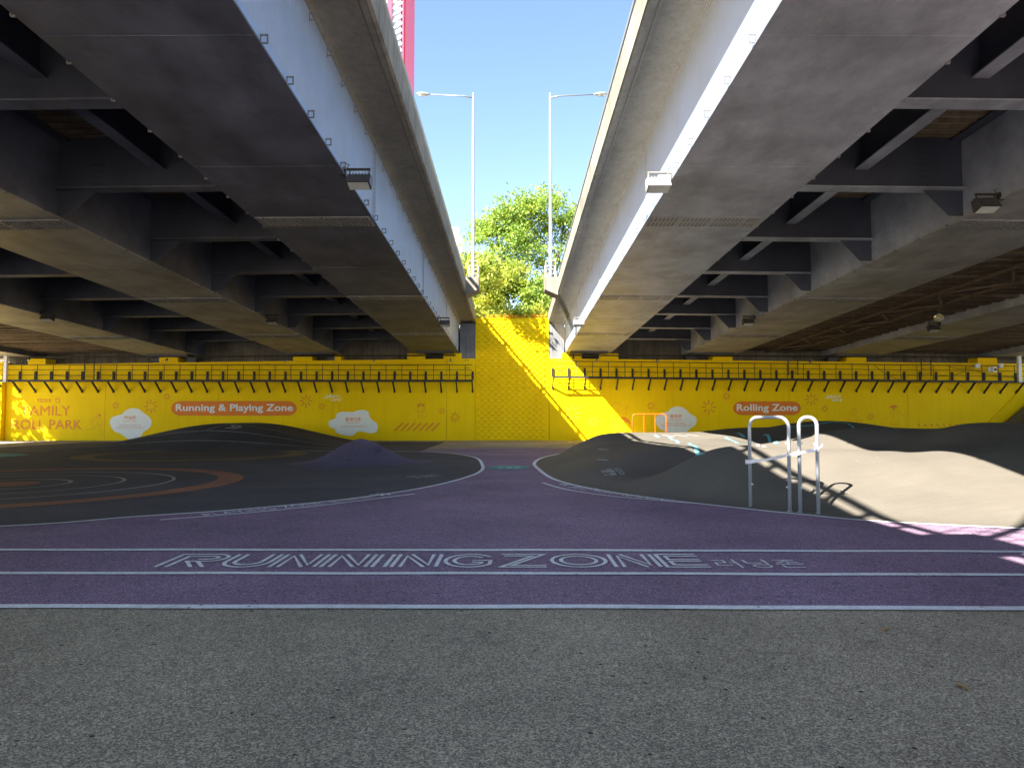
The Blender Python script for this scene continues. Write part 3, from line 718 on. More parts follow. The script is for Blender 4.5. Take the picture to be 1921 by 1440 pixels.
floodlight(1, 3.39, 32.6, -1, 'small pale floodlight at the far end of the right edge girder', True)
floodlight(1, 10.95, 15.7, -1, 'rusty floodlight under the second girder at the right frame edge')
floodlight(1, 10.95, 31.8, -1, 'small dark floodlight far along the second girder on the right')
floodlight(-1, 10.95, 31.5, -1, 'small dark floodlight on the second girder on the left')
floodlight(1, 20.0, 33.0, -1, 'small dark floodlight on the third girder on the right')
floodlight(-1, 20.0, 30.0, -1, 'small dark floodlight on the third girder on the left')

# hanging glass globe
p = at(1761, 596, 27.0); root = empty('globe_lamp', p, 'clear glass globe hanging below the dark ribbed deck on the right', 'lamp')
def sphere(r, n=16, m=10):
    vs = [(0, 0, -r)]; fs = []
    for j in range(1, m):
        a = -math.pi / 2 + math.pi * j / m
        for k in range(n): vs.append((r * math.cos(a) * math.cos(2 * math.pi * k / n), r * math.cos(a) * math.sin(2 * math.pi * k / n), r * math.sin(a)))
    vs.append((0, 0, r)); T = len(vs) - 1
    for k in range(n):
        fs.append((0, 1 + (k + 1) % n, 1 + k)); fs.append((T, 1 + (m - 2) * n + k, 1 + (m - 2) * n + (k + 1) % n))
        for j in range(m - 2): fs.append((1 + j * n + k, 1 + j * n + (k + 1) % n, 1 + (j + 1) * n + (k + 1) % n, 1 + (j + 1) * n + k))
    return vs, fs
mg, ntg, bgl = nodemat('clear_globe_glass'); ntg.links.new(ramp(ntg, noise(ntg, texco(ntg), 4, 2), [(.3, (.72, .70, .55)), (.7, (.8, .78, .66))]), bgl.inputs['Base Color'])
bgl.inputs['Roughness'].default_value = .08; bgl.inputs['Transmission Weight'].default_value = .75; bgl.inputs['IOR'].default_value = 1.3
mb = MB().add(*sphere(.17)); mb.build('glass_globe', mg, root, True)
mb = MB(); mb.tube([(.171 * math.cos(a), .171 * math.sin(a), .02) for a in np.linspace(0, 2 * math.pi, 25)], .008, 5); mb.build('band', M['black'], root)
mb = MB(); mb.tube([(0, 0, .17), (0, 0, .26)], .05, 8).tube([(0, 0, .26), (0, 0, 2.2)], .012, 5); mb.build('hanger', M['black'], root)

# ------------------------------------------------------------------ yellow walls
WY = WALL_Y
def make_wall(sgn, joints, label, top):
    root = empty('abutment_wall', (sgn * 17, WY, 0), label, 'wall'); off = Vector(root.location)
    def part(mb, nm, mat, par=root): return mb.build(nm, mat, par, xf=lambda p: tuple(Vector(p) - off))
    for k in range(len(joints) - 1):
        a, b = joints[k], joints[k + 1]; a += .008; b -= .008
        mb = MB(); mb.add([(a, WY, 0), (b, WY, 0), (b, WY, top(b)), (a, WY, top(a)), (a, WY + .5, 0), (b, WY + .5, 0), (b, WY + .5, top(b)), (a, WY + .5, top(a))],
                          [(0, 1, 2, 3), (7, 6, 5, 4), (0, 4, 5, 1), (1, 5, 6, 2), (2, 6, 7, 3), (3, 7, 4, 0)])
        part(mb, 'wall_panel', M['yellow'])
    mb = MB(); xs_ = sorted((joints[0], joints[-1])); mb.box(xs_[0], xs_[1], WY + .12, WY + 1.0, 0, min(top(xs_[0]), top(xs_[1])) - .03); part(mb, 'wall_core', M['wing'])
    # bearing seat and back wall
    mb = MB(); mb.box(min(sgn * 3.3, sgn * 34), max(sgn * 3.3, sgn * 34), WY + 1.35, WY + 1.8, 0, 7.35); part(mb, 'back_wall', M['slab'])
    mb = MB(); mb.box(min(sgn * 2.32, sgn * 3.32), max(sgn * 2.32, sgn * 3.32), WY + .05, WY + 1.9, top(sgn * 3), 7.45); part(mb, 'wing_block', M['wing'])
    mb = MB(); mb.box(min(sgn * 2.34, sgn * 34), max(sgn * 2.34, sgn * 34), WY + .5, WY + 1.35, 0, min(top(sgn * 3), top(sgn * 33)) - .06); part(mb, 'bearing_seat', M['slab'])
    return root, part
topL = lambda x: 5.2 - .0135 * (abs(x) - 2.4)
topR = lambda x: 5.2 - .011 * (abs(x) - 2.4)
wl_root, wl_part = make_wall(-1, [-2.33, -4.15, -11.4, -18.6, -25.8, -32.1][::-1], 'yellow abutment wall on the left with the Running & Playing Zone print', topL)
wr_root, wr_part = make_wall(1, [2.36, 10.16, 17.6, 25.1, 33.0], 'yellow abutment wall on the right with the Rolling Zone print', topR)
for (a, b, part, tp) in ((764, 798, wl_part, topL), (832, 866, wl_part, topL), (550, 586, wl_part, topL), (628, 640, wl_part, topL), (299, 334, wl_part, topL), (53, 86, wl_part, topL),
                         (1054, 1074, wr_part, topR), (1078, 1091, wr_part, topR), (1124, 1160, wr_part, topR), (1337, 1374, wr_part, topR), (1588, 1625, wr_part, topR), (1834, 1870, wr_part, topR)):
    x0 = at(a, 660, WY).x; x1 = at(b, 660, WY).x
    mb = MB(); mb.box(x0, x1, WY - .002, WY + 1.0, tp((x0 + x1) / 2) + .002, tp((x0 + x1) / 2) + .36); part(mb, 'bearing_pedestal', M['yellow'])
# bearings between pedestal and girder (steel)
for sgn, part in ((-1, wl_part), (1, wr_part)):
    for a, b in GIRD[:3]:
        for xx in (a + .5, b - .5):
            z1 = BZ - .012 * max(0, xx - 5) - .1; z0 = (topL if sgn < 0 else topR)(xx) - .05
            mb = MB(); mb.box(sgn * xx - .3, sgn * xx + .3, WY + .2, WY + .8, z0, z1 - .02).box(sgn * xx - .36, sgn * xx + .36, WY + .15, WY + .85, z1 - .12, z1 - .04); part(mb, 'bearing', M['steel_dark'])
# side pieces past the bridge
mb = MB(); mb.box(-44, -32.12, WY - .35, WY + .6, 0, 4.95); tag(mb.build('yellow_pier', M['yellow']), 'sunlit yellow wall block at the far left edge', 'wall')
mb = MB(); mb.box(33.02, 46, WY - .05, WY + .6, 0, 4.9); tag(mb.build('yellow_wall_end', M['yellow']), 'yellow wall continuing past the right frame edge', 'wall')

# central relief wall with wedge scales
root = empty('relief_wall', (0, WY, 0), 'tall yellow wall of wedge-shaped scales between the two bridges', 'wall')
TOPC = at(960, 598, WY).z
mb = MB(); mb.box(-2.32, 2.345, .02, .5, 0, TOPC); mb.build('wall_slab', M['yellow'], root)
mb = MB(); mb.box(-2.34, 2.36, -.03, .55, TOPC + .001, TOPC + .05); mb.build('coping', M['yellow'], root)
cw, ch = .434, .386
def scale_geo(mb, x, z):
    d = .07
    v = [(x - .10, .019, z + .14), (x, .019, z + .18), (x + .10, .019, z + .14), (x - .095, .019 - d, z - .02), (x + .095, .019 - d, z - .02), (x, .019, z - .09)]
    mb.add(v, [(0, 3, 4, 2), (0, 2, 1), (3, 5, 4), (0, 5, 3), (2, 4, 5)])
sm = MB(); scale_geo(sm, 0, 0); smesh = sm.mesh('wall_scale', M['yellow'], fix=False)
cells = []
for r_ in range(int(TOPC / (ch / 2)) + 1):
    z = .12 + r_ * ch / 2
    if z > TOPC - .12: break
    for c_ in range(11):
        x_ = -2.32 + .1 + (c_ + (.5 if r_ % 2 else 0)) * cw + .1
        if x_ < 2.345 - .2: cells.append((z, x_))
for z, x_ in cells[:300]: link_mesh('wall_scale', smesh, root, (x_, 0, z))
rest = MB()
for z, x_ in cells[300:]: scale_geo(rest, x_, z)
tag(rest.build('wall_scales', M['yellow'], root, fix=False), kind='stuff')

# ------------------------------------------------------------------ prints on the yellow walls
def wfn(off, d=.004): return lambda px, py: tuple(at(px, py, WY - d) - off)
offL = Vector(wl_root.location); offR = Vector(wr_root.location)
def print_flat(parent, off, pts, mat, name, d=.004): return MB().flat(pts, wfn(off, d)).build(name, mat, parent, fix=False)
def print_text(parent, off, body, x0, x1, ytop, ybot, mat, name='printed_lettering', d=.009, bold=0.0, space=1.0):
    f = wfn(off, d); return text_box(name, body, mat, parent, lambda u, v: f(u, -v), x0, x1, -ybot, -ytop, bold, space)
def star(parent, off, cx, cy, r, mat, w=1.6, r0=.38):
    mb = MB(); f = wfn(off)
    for k in range(8):
        a = math.pi / 4 * k; mb.ribbon([(cx + r * r0 * math.cos(a), cy + r * r0 * math.sin(a)), (cx + r * math.cos(a), cy + r * math.sin(a))], w, f)
    mb.build('printed_starburst', mat, parent, fix=False)
def strokes(parent, off, lines, mat, w, name='printed_figure', fills=()):
    mb = MB(); f = wfn(off)
    for l in lines: mb.ribbon(crom(l, 6), w, f)
    for pl in fills: mb.flat(crom(pl, 5, True), f)
    mb.build(name, mat, parent, fix=False)
def circ(cx, cy, r, n=24): return [(cx + r * math.cos(2 * math.pi * i / n), cy + r * math.sin(2 * math.pi * i / n)) for i in range(n + 1)]
OP, PO, WP = M['orange_print'], M['pale_orange_print'], M['white_print']
def pill(parent, off, x0, x1, y0, y1):
    r = (y1 - y0) / 2; cy_ = (y0 + y1) / 2
    pts = [(x1 - r * 1.3 + r * 1.3 * math.cos(a), cy_ + r * math.sin(a)) for a in np.linspace(-math.pi / 2, math.pi / 2, 16)] + [(x0 + r * 1.3 + r * 1.3 * math.cos(a), cy_ + r * math.sin(a)) for a in np.linspace(math.pi / 2, 3 * math.pi / 2, 16)]
    print_flat(parent, off, pts, OP, 'orange_banner')
pill(wl_root, offL, 321, 557, 752, 779.5)
print_text(wl_root, offL, 'Running & Playing Zone', 329.5, 549.5, 757.6, 774.8, WP, bold=.026, space=1.02)
pill(wr_root, offR, 1375, 1502.5, 752.5, 778.5)
print_text(wr_root, offR, 'Rolling Zone', 1382, 1496.5, 757.5, 774.5, WP, bold=.026, space=1.02)
print_text(wl_root, offL, 'YEOUI', 69, 95, 747.5, 754.5, PO, bold=.004)
print_text(wl_root, offL, 'FAMILY', 44, 132, 761, 779, PO, bold=0)
print_text(wl_root, offL, 'ROLL PARK', 23.5, 153.5, 787, 805, PO, bold=.01)
for (x_, y_, r_) in ((108.5, 750.5, 6), (217, 760, 6.5), (283, 762, 13), (313, 743.5, 6.5), (574, 752, 12), (603.5, 762, 6.5), (829, 770.5, 6.2), (853.5, 782, 9.2)): star(wl_root, offL, x_, y_, r_, PO, 1.5 if r_ < 9 else 1.9)
for (x_, y_, r_) in ((1073, 774, 17), (1113, 791, 9), (1221, 761, 7.5), (1329.5, 763.5, 14), (1363, 742.5, 7.5), (1521.5, 749, 12), (1547, 766.5, 6.5), (1633.5, 781, 6.2)): star(wr_root, offR, x_, y_, r_, PO, 1.5 if r_ < 9 else 1.9)
cl1 = [(206, 794), (209, 784), (218, 779.5), (227, 777.5), (233, 772), (242, 766.5), (252, 765.5), (262, 768), (270, 775), (278, 780), (284, 789), (283, 798), (277, 805), (269, 810), (264, 818), (255, 824), (243, 824), (234, 819), (226, 813), (214, 808)]
print_flat(wl_root, offL, crom(cl1, 5, True), WP, 'white_cloud_print')
print_text(wl_root, offL, '러닝존', 233, 255, 779.5, 786.5, OP, bold=.015)
print_text(wl_root, offL, 'Running Zone', 231, 257, 788.5, 791.5, OP)
print_text(wl_root, offL, '자유로운 달리기 운동을 할 수 있는', 223.5, 265, 796, 798.7, OP)
print_text(wl_root, offL, '러닝트랙과 플레이 공간이 가득한 체육 공간', 216.5, 272, 800.5, 803.2, OP)
cl2 = [(616, 795), (619, 788.5), (626, 786), (630, 783), (632, 776), (640, 772.5), (652, 772.5), (663, 772.5), (672, 769.5), (683, 769), (691, 773), (694, 783), (700, 789), (707, 794), (708.5, 803), (704, 810.5), (694, 812), (682, 809.5), (673, 809), (667, 812), (660, 817), (645, 816), (631, 811), (627, 804), (620, 801)]
print_flat(wl_root, offL, crom(cl2, 5, True), WP, 'white_cloud_print')
print_text(wl_root, offL, '플레이존', 647.5, 677, 782.5, 789.5, OP, bold=.015)
print_text(wl_root, offL, 'Playing Zone', 650, 675, 791, 794, OP)
print_text(wl_root, offL, '모든 세대를 위한 다양하고 흥미로운 공간', 638, 688, 798, 801, OP)
cl3 = [(1229.5, 790), (1233, 780), (1243, 774), (1252, 772), (1258, 766), (1268, 762.5), (1278, 763), (1287, 768), (1295, 776), (1304, 781), (1307, 789), (1303, 798), (1294, 804), (1288, 811), (1278, 816), (1262, 815), (1250, 809), (1238, 804)]
print_flat(wr_root, offR, crom(cl3, 5, True), WP, 'white_cloud_print')
print_text(wr_root, offR, '롤링존', 1257, 1279, 777, 784, OP, bold=.015)
print_text(wr_root, offR, 'Rolling Zone', 1256, 1279, 786, 789, OP)
print_text(wr_root, offR, '다양한 놀이 기구를 이용한', 1246, 1285, 792.2, 794.8, OP)
print_text(wr_root, offR, '신체 균형 감각과 즐거움을 느낄 수 있는 공간', 1240, 1296, 796.3, 799, OP)
# script logo (two lines of brush lettering)
for par, off, x0, y0, s_ in ((wl_root, offL, 607, 739.5, 1.0), (wr_root, offR, 1547, 740, 1.0)):
    L = [[(0, 5.5), (2, 6.5), (5, 6), (7.5, 4.5), (6, 2.5), (4.5, 1.5), (7, 0)], [(7, 5), (8, 8)], [(10, 1), (9, 4), (11, 4.5), (12.5, 1.5), (13.5, 1), (13, 6.5)], [(16, 2), (16, 5.5), (19, 5.5), (19, 2)], [(16, 3.8), (19, 3.8)], [(21, 1), (20.5, 3.5), (23, 3.5)], [(24.5, 1.5), (26.5, 1.2)], [(28.5, .8), (28.5, 5.5)], [(24.5, 5.5), (26, 3)],
         [(15, 8), (15, 11.5), (18, 11)], [(20, 8.5), (18.5, 10.5), (20.5, 12), (22, 10), (20, 8.5)], [(23, 10.2), (25.5, 9)], [(26, 8), (26.5, 11)], [(28.5, 9), (31, 8.4), (29, 12.5), (31.5, 11.5)], [(32.5, 8), (34, 7)]]
    strokes(par, off, [[(x0 + a * s_, y0 + b * s_) for a, b in l] for l in L], WP, .95, 'brush_logo')
# figures drawn in line
mb = MB(); f = wfn(offL)
for k in range(7): mb.ribbon([(740.5 + 11.5 * k, 808), (755.5 + 11.5 * k, 793)], 2.7, f)
mb.build('printed_stripes', OP, wl_root, fix=False)
strokes(wl_root, offL, [[(787, 763), (784, 768), (787, 772), (792, 772)], [(793, 764), (794, 770), (791, 774)], [(786, 773), (780, 769), (779, 766)], [(792, 773), (797, 769), (795, 763)], [(786, 773), (784, 779), (790, 780), (793, 774)],
     [(785, 779), (782, 784), (778, 786), (780, 791)], [(790, 780), (794, 783), (799, 781), (801, 778)]], PO, .5, fills=[[(782, 762), (786, 756.5), (792, 758), (795, 757), (797, 760.5), (793, 762), (789, 759.5), (785, 763.5)]])
strokes(wl_root, offL, [[(188, 778), (187, 783), (189, 785)], [(184, 781), (178, 784), (173, 789), (174, 797)], [(188, 785), (191, 790), (192, 796)], [(185, 784), (183, 794), (190, 797)], [(184, 795), (176, 803), (164, 805), (163, 810)], [(189, 797), (187, 806), (191, 813), (194, 818)]], PO, .5, fills=[[(184.5, 781), (184, 778), (187, 776.5), (190, 777.5), (188, 779)]])
strokes(wr_root, offR, [circ(1157, 798.5, 12), circ(1174, 804, 3.4)] + [[(1157, 798.5), (1157 + 12 * math.cos(a), 798.5 + 12 * math.sin(a))] for a in np.linspace(0, 2 * math.pi, 9)[:-1]] +
     [[(1146, 765), (1150, 757), (1156, 755), (1161, 757), (1166, 757), (1168, 761), (1166, 765)], [(1160, 764), (1158, 768), (1161, 772), (1168, 769), (1173, 764)], [(1173, 764), (1176, 759), (1178, 762), (1175, 767)], [(1175, 767), (1176, 773), (1170, 776), (1166, 775)], [(1152, 770), (1150, 778), (1156, 785)], [(1162, 784), (1172, 790), (1175, 798), (1186, 801)]],
     PO, .55, fills=[[(1165, 783), (1172, 782), (1180, 788), (1184, 797), (1178, 793), (1172, 789)]])
strokes(wr_root, offR, [circ(1590.5, 792, 5), circ(1612.5, 792, 5)], OP, .9)
strokes(wr_root, offR, [circ(1601.5, 771, 5), [(1597, 769), (1601, 766), (1606, 768)], [(1598, 776), (1594, 784), (1600, 788), (1606, 786)], [(1602, 777), (1606, 783), (1611, 781)], [(1600, 788), (1603, 794)], [(1606, 786), (1610, 790)]], PO, .5)
strokes(wr_root, offR, [[(1684, 763), (1683, 768), (1680, 769)], [(1678, 769), (1673, 771), (1668, 780), (1659, 787)], [(1683, 770), (1688, 774), (1694, 779), (1700, 780)], [(1677, 771), (1675, 782), (1671, 794), (1685, 794), (1685, 781), (1684, 772)], [(1673, 794), (1669, 799)], [(1682, 794), (1685, 799)]], PO, .5,
     fills=[[(1667, 766), (1671, 761), (1675, 760), (1680, 760), (1685, 762), (1681, 764), (1677, 768), (1673, 764)]])
mb = MB(); f = wfn(offR)
for k in range(7): mb.ribbon([(1722 + 11.7 * k, 794.5), (1726 + 11.7 * k, 799)], 2.4, f)
mb.build('printed_stripes', OP, wr_root, fix=False)

# ------------------------------------------------------------------ maintenance walkways on the walls
def walkway(sgn, xa, xb, za, zb, label):
    root = empty('maintenance_walkway', (sgn * 17, WY, 0), label, 'walkway'); off = Vector(root.location)
    zf_ = lambda x: za + (zb - za) * (x - xa) / (xb - xa)
    yo = WY - .75
    def part(mb, nm, mat=M['walkway']): return mb.build(nm, mat, root, xf=lambda p: tuple(Vector(p) - off))
    mb = MB(); mb.beam((xa, yo, zf_(xa)), (xb, yo, zf_(xb)), .06, .13); part(mb, 'edge_beam')
    for yq in (.1, .25, .4, .55):
        mb = MB(); mb.beam((xa, WY - yq, zf_(xa) + .03), (xb, WY - yq, zf_(xb) + .03), .025, .03); part(mb, 'grating_bar')
    for h in (.36, .68, 1.0):
        mb = MB(); mb.tube([(xa, yo, zf_(xa) + h), (xb, yo, zf_(xb) + h)], .018 if h < .9 else .025, 6); part(mb, 'rail')
    n = int(abs(xb - xa) / .99)
    for i in range(n + 1):
        x_ = xa + (xb - xa) * i / n; z_ = zf_(x_)
        mb = MB(); mb.tube([(x_ + .42 * (1 if xb > xa else -1) * (i < n), yo, z_), (x_ + .42 * (1 if xb > xa else -1) * (i < n), yo, z_ + 1.0)], .022, 6); part(mb, 'rail_post')
        mb = MB(); mb.beam((x_, yo + .02, z_ - .03), (x_, WY - .04, z_ - .62), .085, .09).box(x_ - .055, x_ + .055, WY - .06, WY - .001, z_ - .74, z_ - .56); part(mb, 'strut')
        mb = MB(); mb.box(x_ - .065, x_ + .065, WY - .09, WY - .001, z_ + .08, z_ + .62); part(mb, 'wall_bracket')
    return root
walkway(-1, -2.50, -33.2, 3.75, 3.75, 'dark steel maintenance walkway along the left yellow wall')
walkway(1, 2.58, 33.0, 3.98, 3.66, 'dark steel maintenance walkway along the right yellow wall, partly sunlit')

# service pipes, step irons, ladders, boxes and cables
for sgn, nm in ((-1, 'left'), (1, 'right')):
    root = empty('service_pipe', (sgn * 17, WY - .4, 5.42), 'long dark service pipe hung above the %s walkway' % nm, 'pipe'); off = Vector(root.location)
    mb = MB(); mb.tube([(sgn * 3.55, WY - .4, 5.37), (sgn * 33.8, WY - .4, 5.24)], .045, 8); mb.build('pipe', M['walkway'], root, xf=lambda p: tuple(Vector(p) - off))
    for i in range(7):
        xx = sgn * (3.7 + 4.6 * i); mb = MB(); mb.tube([(xx, WY - .4, 5.36), (xx, WY - .4, 5.9)], .015, 5); mb.build('hanger', M['walkway'], root, xf=lambda p: tuple(Vector(p) - off))
def spot(px, py, where):
    b = at(px, py, WY - .45); root = empty('spotlight', b, 'small black spotlight above the walkway ' + where, 'spotlight', 'spotlights above the walkways')
    mb = MB(); mb.tube([(0, 0, .22), (0, 0, .05)], .012, 6); mb.build('stem', M['black'], root)
    mb = MB(); mb.tube([(.0, .06, .07), (0, -.02, .02), (0, -.10, -.05)], [.045, .06, .085], 10); h = mb.build('lamp_head', M['lamp_black'], root, True)
    mb = MB(); mb.tube([(0, -.101, -.051), (0, -.104, -.054)], .07, 10); mb.build('lens', M['lens'], h)
for q in ((845, 676, 'at its inner left end'), (702, 675, 'under the left edge girder'), (535, 676, 'under the second girder on the left'), (313, 675, 'near the Running print'), (1119, 676, 'at its inner right end'), (1233, 676, 'right of the right edge girder'), (1519, 679, 'above the Rolling print'), (55, 674, 'at the far left end')): spot(*q)
def ladder(px, y0, y1, where):
    a = at(px, y0, WY - .62); b = at(px, y1, WY - .62); root = empty('ladder', b, 'dark steel access ladder ' + where, 'ladder', 'ladders to the girders'); h = a.z - b.z
    for xx in (-.3, .3):
        mb = MB(); mb.box(xx - .025, xx + .025, -.02, .02, 0, h); mb.build('side_rail', M['walkway'], root)
    for i in range(int(h / .3)):
        mb = MB(); mb.tube([(-.3, 0, .2 + .3 * i), (.3, 0, .2 + .3 * i)], .012, 6); mb.build('rung', M['walkway'], root)
ladder(167, 664, 713, 'at the left end of the left walkway'); ladder(1488, 676, 704, 'above the Rolling Zone print'); ladder(1738, 672, 706, 'near the right end of the right walkway')
def step_irons(x0, ys, sgn, label):
    root = empty('step_irons', at(x0, ys[-1], WY), label, 'step irons'); off = Vector(root.location)
    for y_ in ys:
        c = at(x0, y_, WY); mb = MB(); mb.tube([(c.x - .16, WY, c.z), (c.x - .16, WY - .16, c.z), (c.x + .16, WY - .16, c.z), (c.x + .16, WY, c.z)], .014, 6)
        mb.build('step', M['walkway'], root, xf=lambda p: tuple(Vector(p) - off))
step_irons(875, (676, 690, 705), -1, 'three step irons at the inner end of the left wall')
step_irons(1046, (677, 688, 699), 1, 'three step irons at the inner sunlit end of the right wall')
for px_, py_, w_, h_, lab in ((1833, 686, .28, .28, 'pale junction box beside the cable on the right walkway'), (1877, 686, .24, .26, 'pale junction box nearest the right end of the walkway')):
    c = at(px_, py_, WY - .78); root = empty('junction_box', c, lab, 'junction box')
    mb = MB(); mb.box(-w_ / 2, w_ / 2, -.09, .05, -h_ / 2, h_ / 2); mb.build('case', M['boxgrey'], root)
    mb = MB(); mb.box(-w_ / 2 + .03, w_ / 2 - .03, -.098, -.0902, -h_ / 2 + .03, h_ / 2 - .03); mb.build('lid', M['boxgrey'], root)
c = at(1863, 693, WY - .85); root = empty('cctv_camera', c, 'white security camera with a dark lens on the right walkway rail', 'camera')
mb = MB(); mb.box(-.13, .13, -.16, .12, -.17, .17); mb.build('housing', M['tower_white'], root)
mb = MB(); mb.box(-.33, -.14, -.06, .06, -.14, .14); mb.build('bracket', M['boxgrey'], root)
mb = MB(); mb.tube([(.03, -.165, -.01), (.03, -.2, -.01)], .075, 12); mb.build('lens', M['black'], root)
def cable(pts, label, r=.014):
    P = [at(a, b, WY - .8) for a, b in pts]; mb = MB(); mb.tube(crom([tuple(q) for q in P], 6), r, 5); tag(mb.build('cable', M['black']), label, 'cable', 'loose cables')
cable([(1773, 684), (1790, 690), (1805, 692), (1822, 688), (1831, 684)], 'thick black cable sagging into the junction box on the right')
cable([(1640, 684), (1655, 697), (1670, 706), (1688, 712)], 'thin black cable slanting down behind the right railing')
cable([(1740, 713), (1760, 706), (1790, 703), (1820, 693), (1845, 700), (1880, 705), (1915, 711)], 'thin black cable looping along the right railing')
cable([(50, 703), (90, 703), (130, 706), (155, 703), (160, 690), (158, 672)], 'thin black cable along the left end railing')
pipe_pts = [at(1850, 798, WY - .06), at(1905, 742, WY - .06), at(1911, 735, WY - .06)]
mb = MB(); mb.tube(pipe_pts, .05, 8); tag(mb.build('drain_pipe', M['yellow']), 'slanting yellow-painted drain pipe at the right end of the wall', 'pipe')
mb = MB(); mb.prism([(0, 0), (6, 0), (6, 3.2), (4, 3.2)], lambda u, v, w: (29.6 + u, WY - 2.6 + w, v), 2.4); tag(mb.build('ramp_flank', M['slab']), 'dark grey sloped ramp flank at the right end of the wall', 'ramp')
for px_, y0, y1, lab in ((10, 640, 716, 'white steel post at the far left end of the walkway'), (1913, 668, 716, 'white steel post at the far right end of the walkway')):
    a = at(px_, y1, WY - .85); b = at(px_, y0, WY - .85); root = empty('post', a, lab, 'post')
    mb = MB(); mb.box(-.09, .09, -.09, .09, 0, b.z - a.z); mb.build('shaft', M['tower_white'], root)
    mb = MB(); mb.box(-.12, .12, -.12, .12, b.z - a.z, b.z - a.z + .03).box(-.14, .14, -.14, .14, -.02, .02); mb.build('plates', M['boxgrey'], root)

# ------------------------------------------------------------------ hoop rails with tape, orange barrier
def hoop(pa, pb, h, r, label, mat, cat, studs=True, bars=0, cr=.17, name='hoop_rail', group=None):
    pa = Vector(pa); pb = Vector(pb); d = (pb - pa); L = d.length; d.normalize(); root = empty(name, (pa.x, pa.y, 0), label, cat, group)
    ps = [(0, -.05)] + [(0, h - cr)] + [(cr - cr * math.cos(a), h - cr + cr * math.sin(a)) for a in np.linspace(.15, math.pi / 2, 8)] + [(L - cr + cr * math.sin(a), h - cr + cr * math.cos(a)) for a in np.linspace(0, math.pi / 2 - .15, 8)] + [(L, h - cr), (L, -.05)]
    P = [(d.x * u, d.y * u, v + (pa.z)) for u, v in ps]
    mb = MB(); mb.tube(P, r, 14); mb.build('frame', mat, root, True)
    if studs:
        for u, s_ in ((0, 1), (L, -1)):
            for v in (h - .42, h - 1.13):
                mb = MB(); mb.tube([(d.x * (u + s_ * .02), d.y * (u + s_ * .02), v), (d.x * (u + s_ * .055), d.y * (u + s_ * .055), v)], .014, 8); mb.build('stud', M['tower_white'], root)
        for u in (0, L):
            mb = MB(); mb.tube([(d.x * u, d.y * u, .012), (d.x * u, d.y * u, .022)], .05, 12); mb.build('base_flange', mat, root)
    for i in range(bars):
        u = L * (i + 1) / (bars + 1); mb = MB(); mb.tube([(d.x * u, d.y * u, pa.z), (d.x * u, d.y * u, h + pa.z)], r * .6, 8); mb.build('bar', mat, root)
    return root
hoop(gnd(1408, 952), gnd(1482, 960.5), 1.53, .029, 'wide silver hoop rail at the edge of the pump track', M['rail_paint'], 'rail', group='hoop rails by the pump track')
hoop(gnd(1501.5, 962), gnd(1535.5, 965), 1.53, .029, 'narrow silver hoop rail right of the wide one', M['rail_paint'], 'rail', group='hoop rails by the pump track', cr=.13)
tape_pts = [(1403, 866, 12.12), (1440, 861, 11.85), (1480, 853, 11.48), (1502, 849, 11.38), (1535, 842, 11.2)]
P = []
for i, (a, b, Y) in enumerate(tape_pts): P.append(at(a, b, Y - .036))
P = [Vector(q) for q in crom([tuple(q) for q in P], 6)]; vs = []; fs = []
for i, q in enumerate(P):
    tw = .25 * math.sin(i * .6); h_ = .024 + .006 * math.sin(i * .9)
    vs += [q + Vector((0, tw * .03, h_)), q - Vector((0, tw * .03, h_))]
    if i: fs.append((2 * i - 2, 2 * i - 1, 2 * i + 1, 2 * i))
troot = empty('barrier_tape', P[0], 'white and pink barrier tape tied between the two hoop rails', 'tape'); off = Vector(P[0])
MB().add([v - off for v in vs], fs).build('tape_strip', M['tape'], troot, fix=False)
e = P[-1] - off
for dx, dz, m_ in ((.06, .07, 'tape'), (-.09, .06, 'tape'), (.03, .04, 'tape_red')):
    mb = MB(); mb.add([e + Vector((0, -.01, .02)), e + Vector((0, -.012, -.02)), e + Vector((dx, -.02, dz - .02)), e + Vector((dx, -.03, dz + .02))], [(0, 1, 2, 3)]); mb.build('tape_end', M[m_], troot, fix=False)
for q in (P[0] - off, e):
    mb = MB(); mb.tube([q + Vector((0, .036, -.04)), q + Vector((0, .036, .035))], .033, 12); mb.build('tape_wrap', M['tape'], troot, True)
pa = at(1187, 815, 30.3); pb = at(1250, 815, 30.3); zb = .45
hoop((pa.x, 30.3, zb), (pb.x, 30.3, zb), at(1200, 776.5, 30.3).z - zb, .023, 'orange tubular barrier in front of the yellow wall', M['orange_paint'], 'barrier', studs=False, bars=2, name='orange_barrier', cr=.14)

# ------------------------------------------------------------------ bank behind the wall, trees, flowers
mb = MB(); mb.box(-60, -2.36 - 0, WY + 1.85, WY + 40, 0, 7.3); bank = mb
mb.box(2.38, 60, WY + 1.85, WY + 40, 0, 7.3).box(-2.3, 2.33, WY + .56, WY + 40, 0, TOPC - .12)
tag(mb.build('embankment', M['earth']), 'raised planted bank behind the wall', kind='structure')

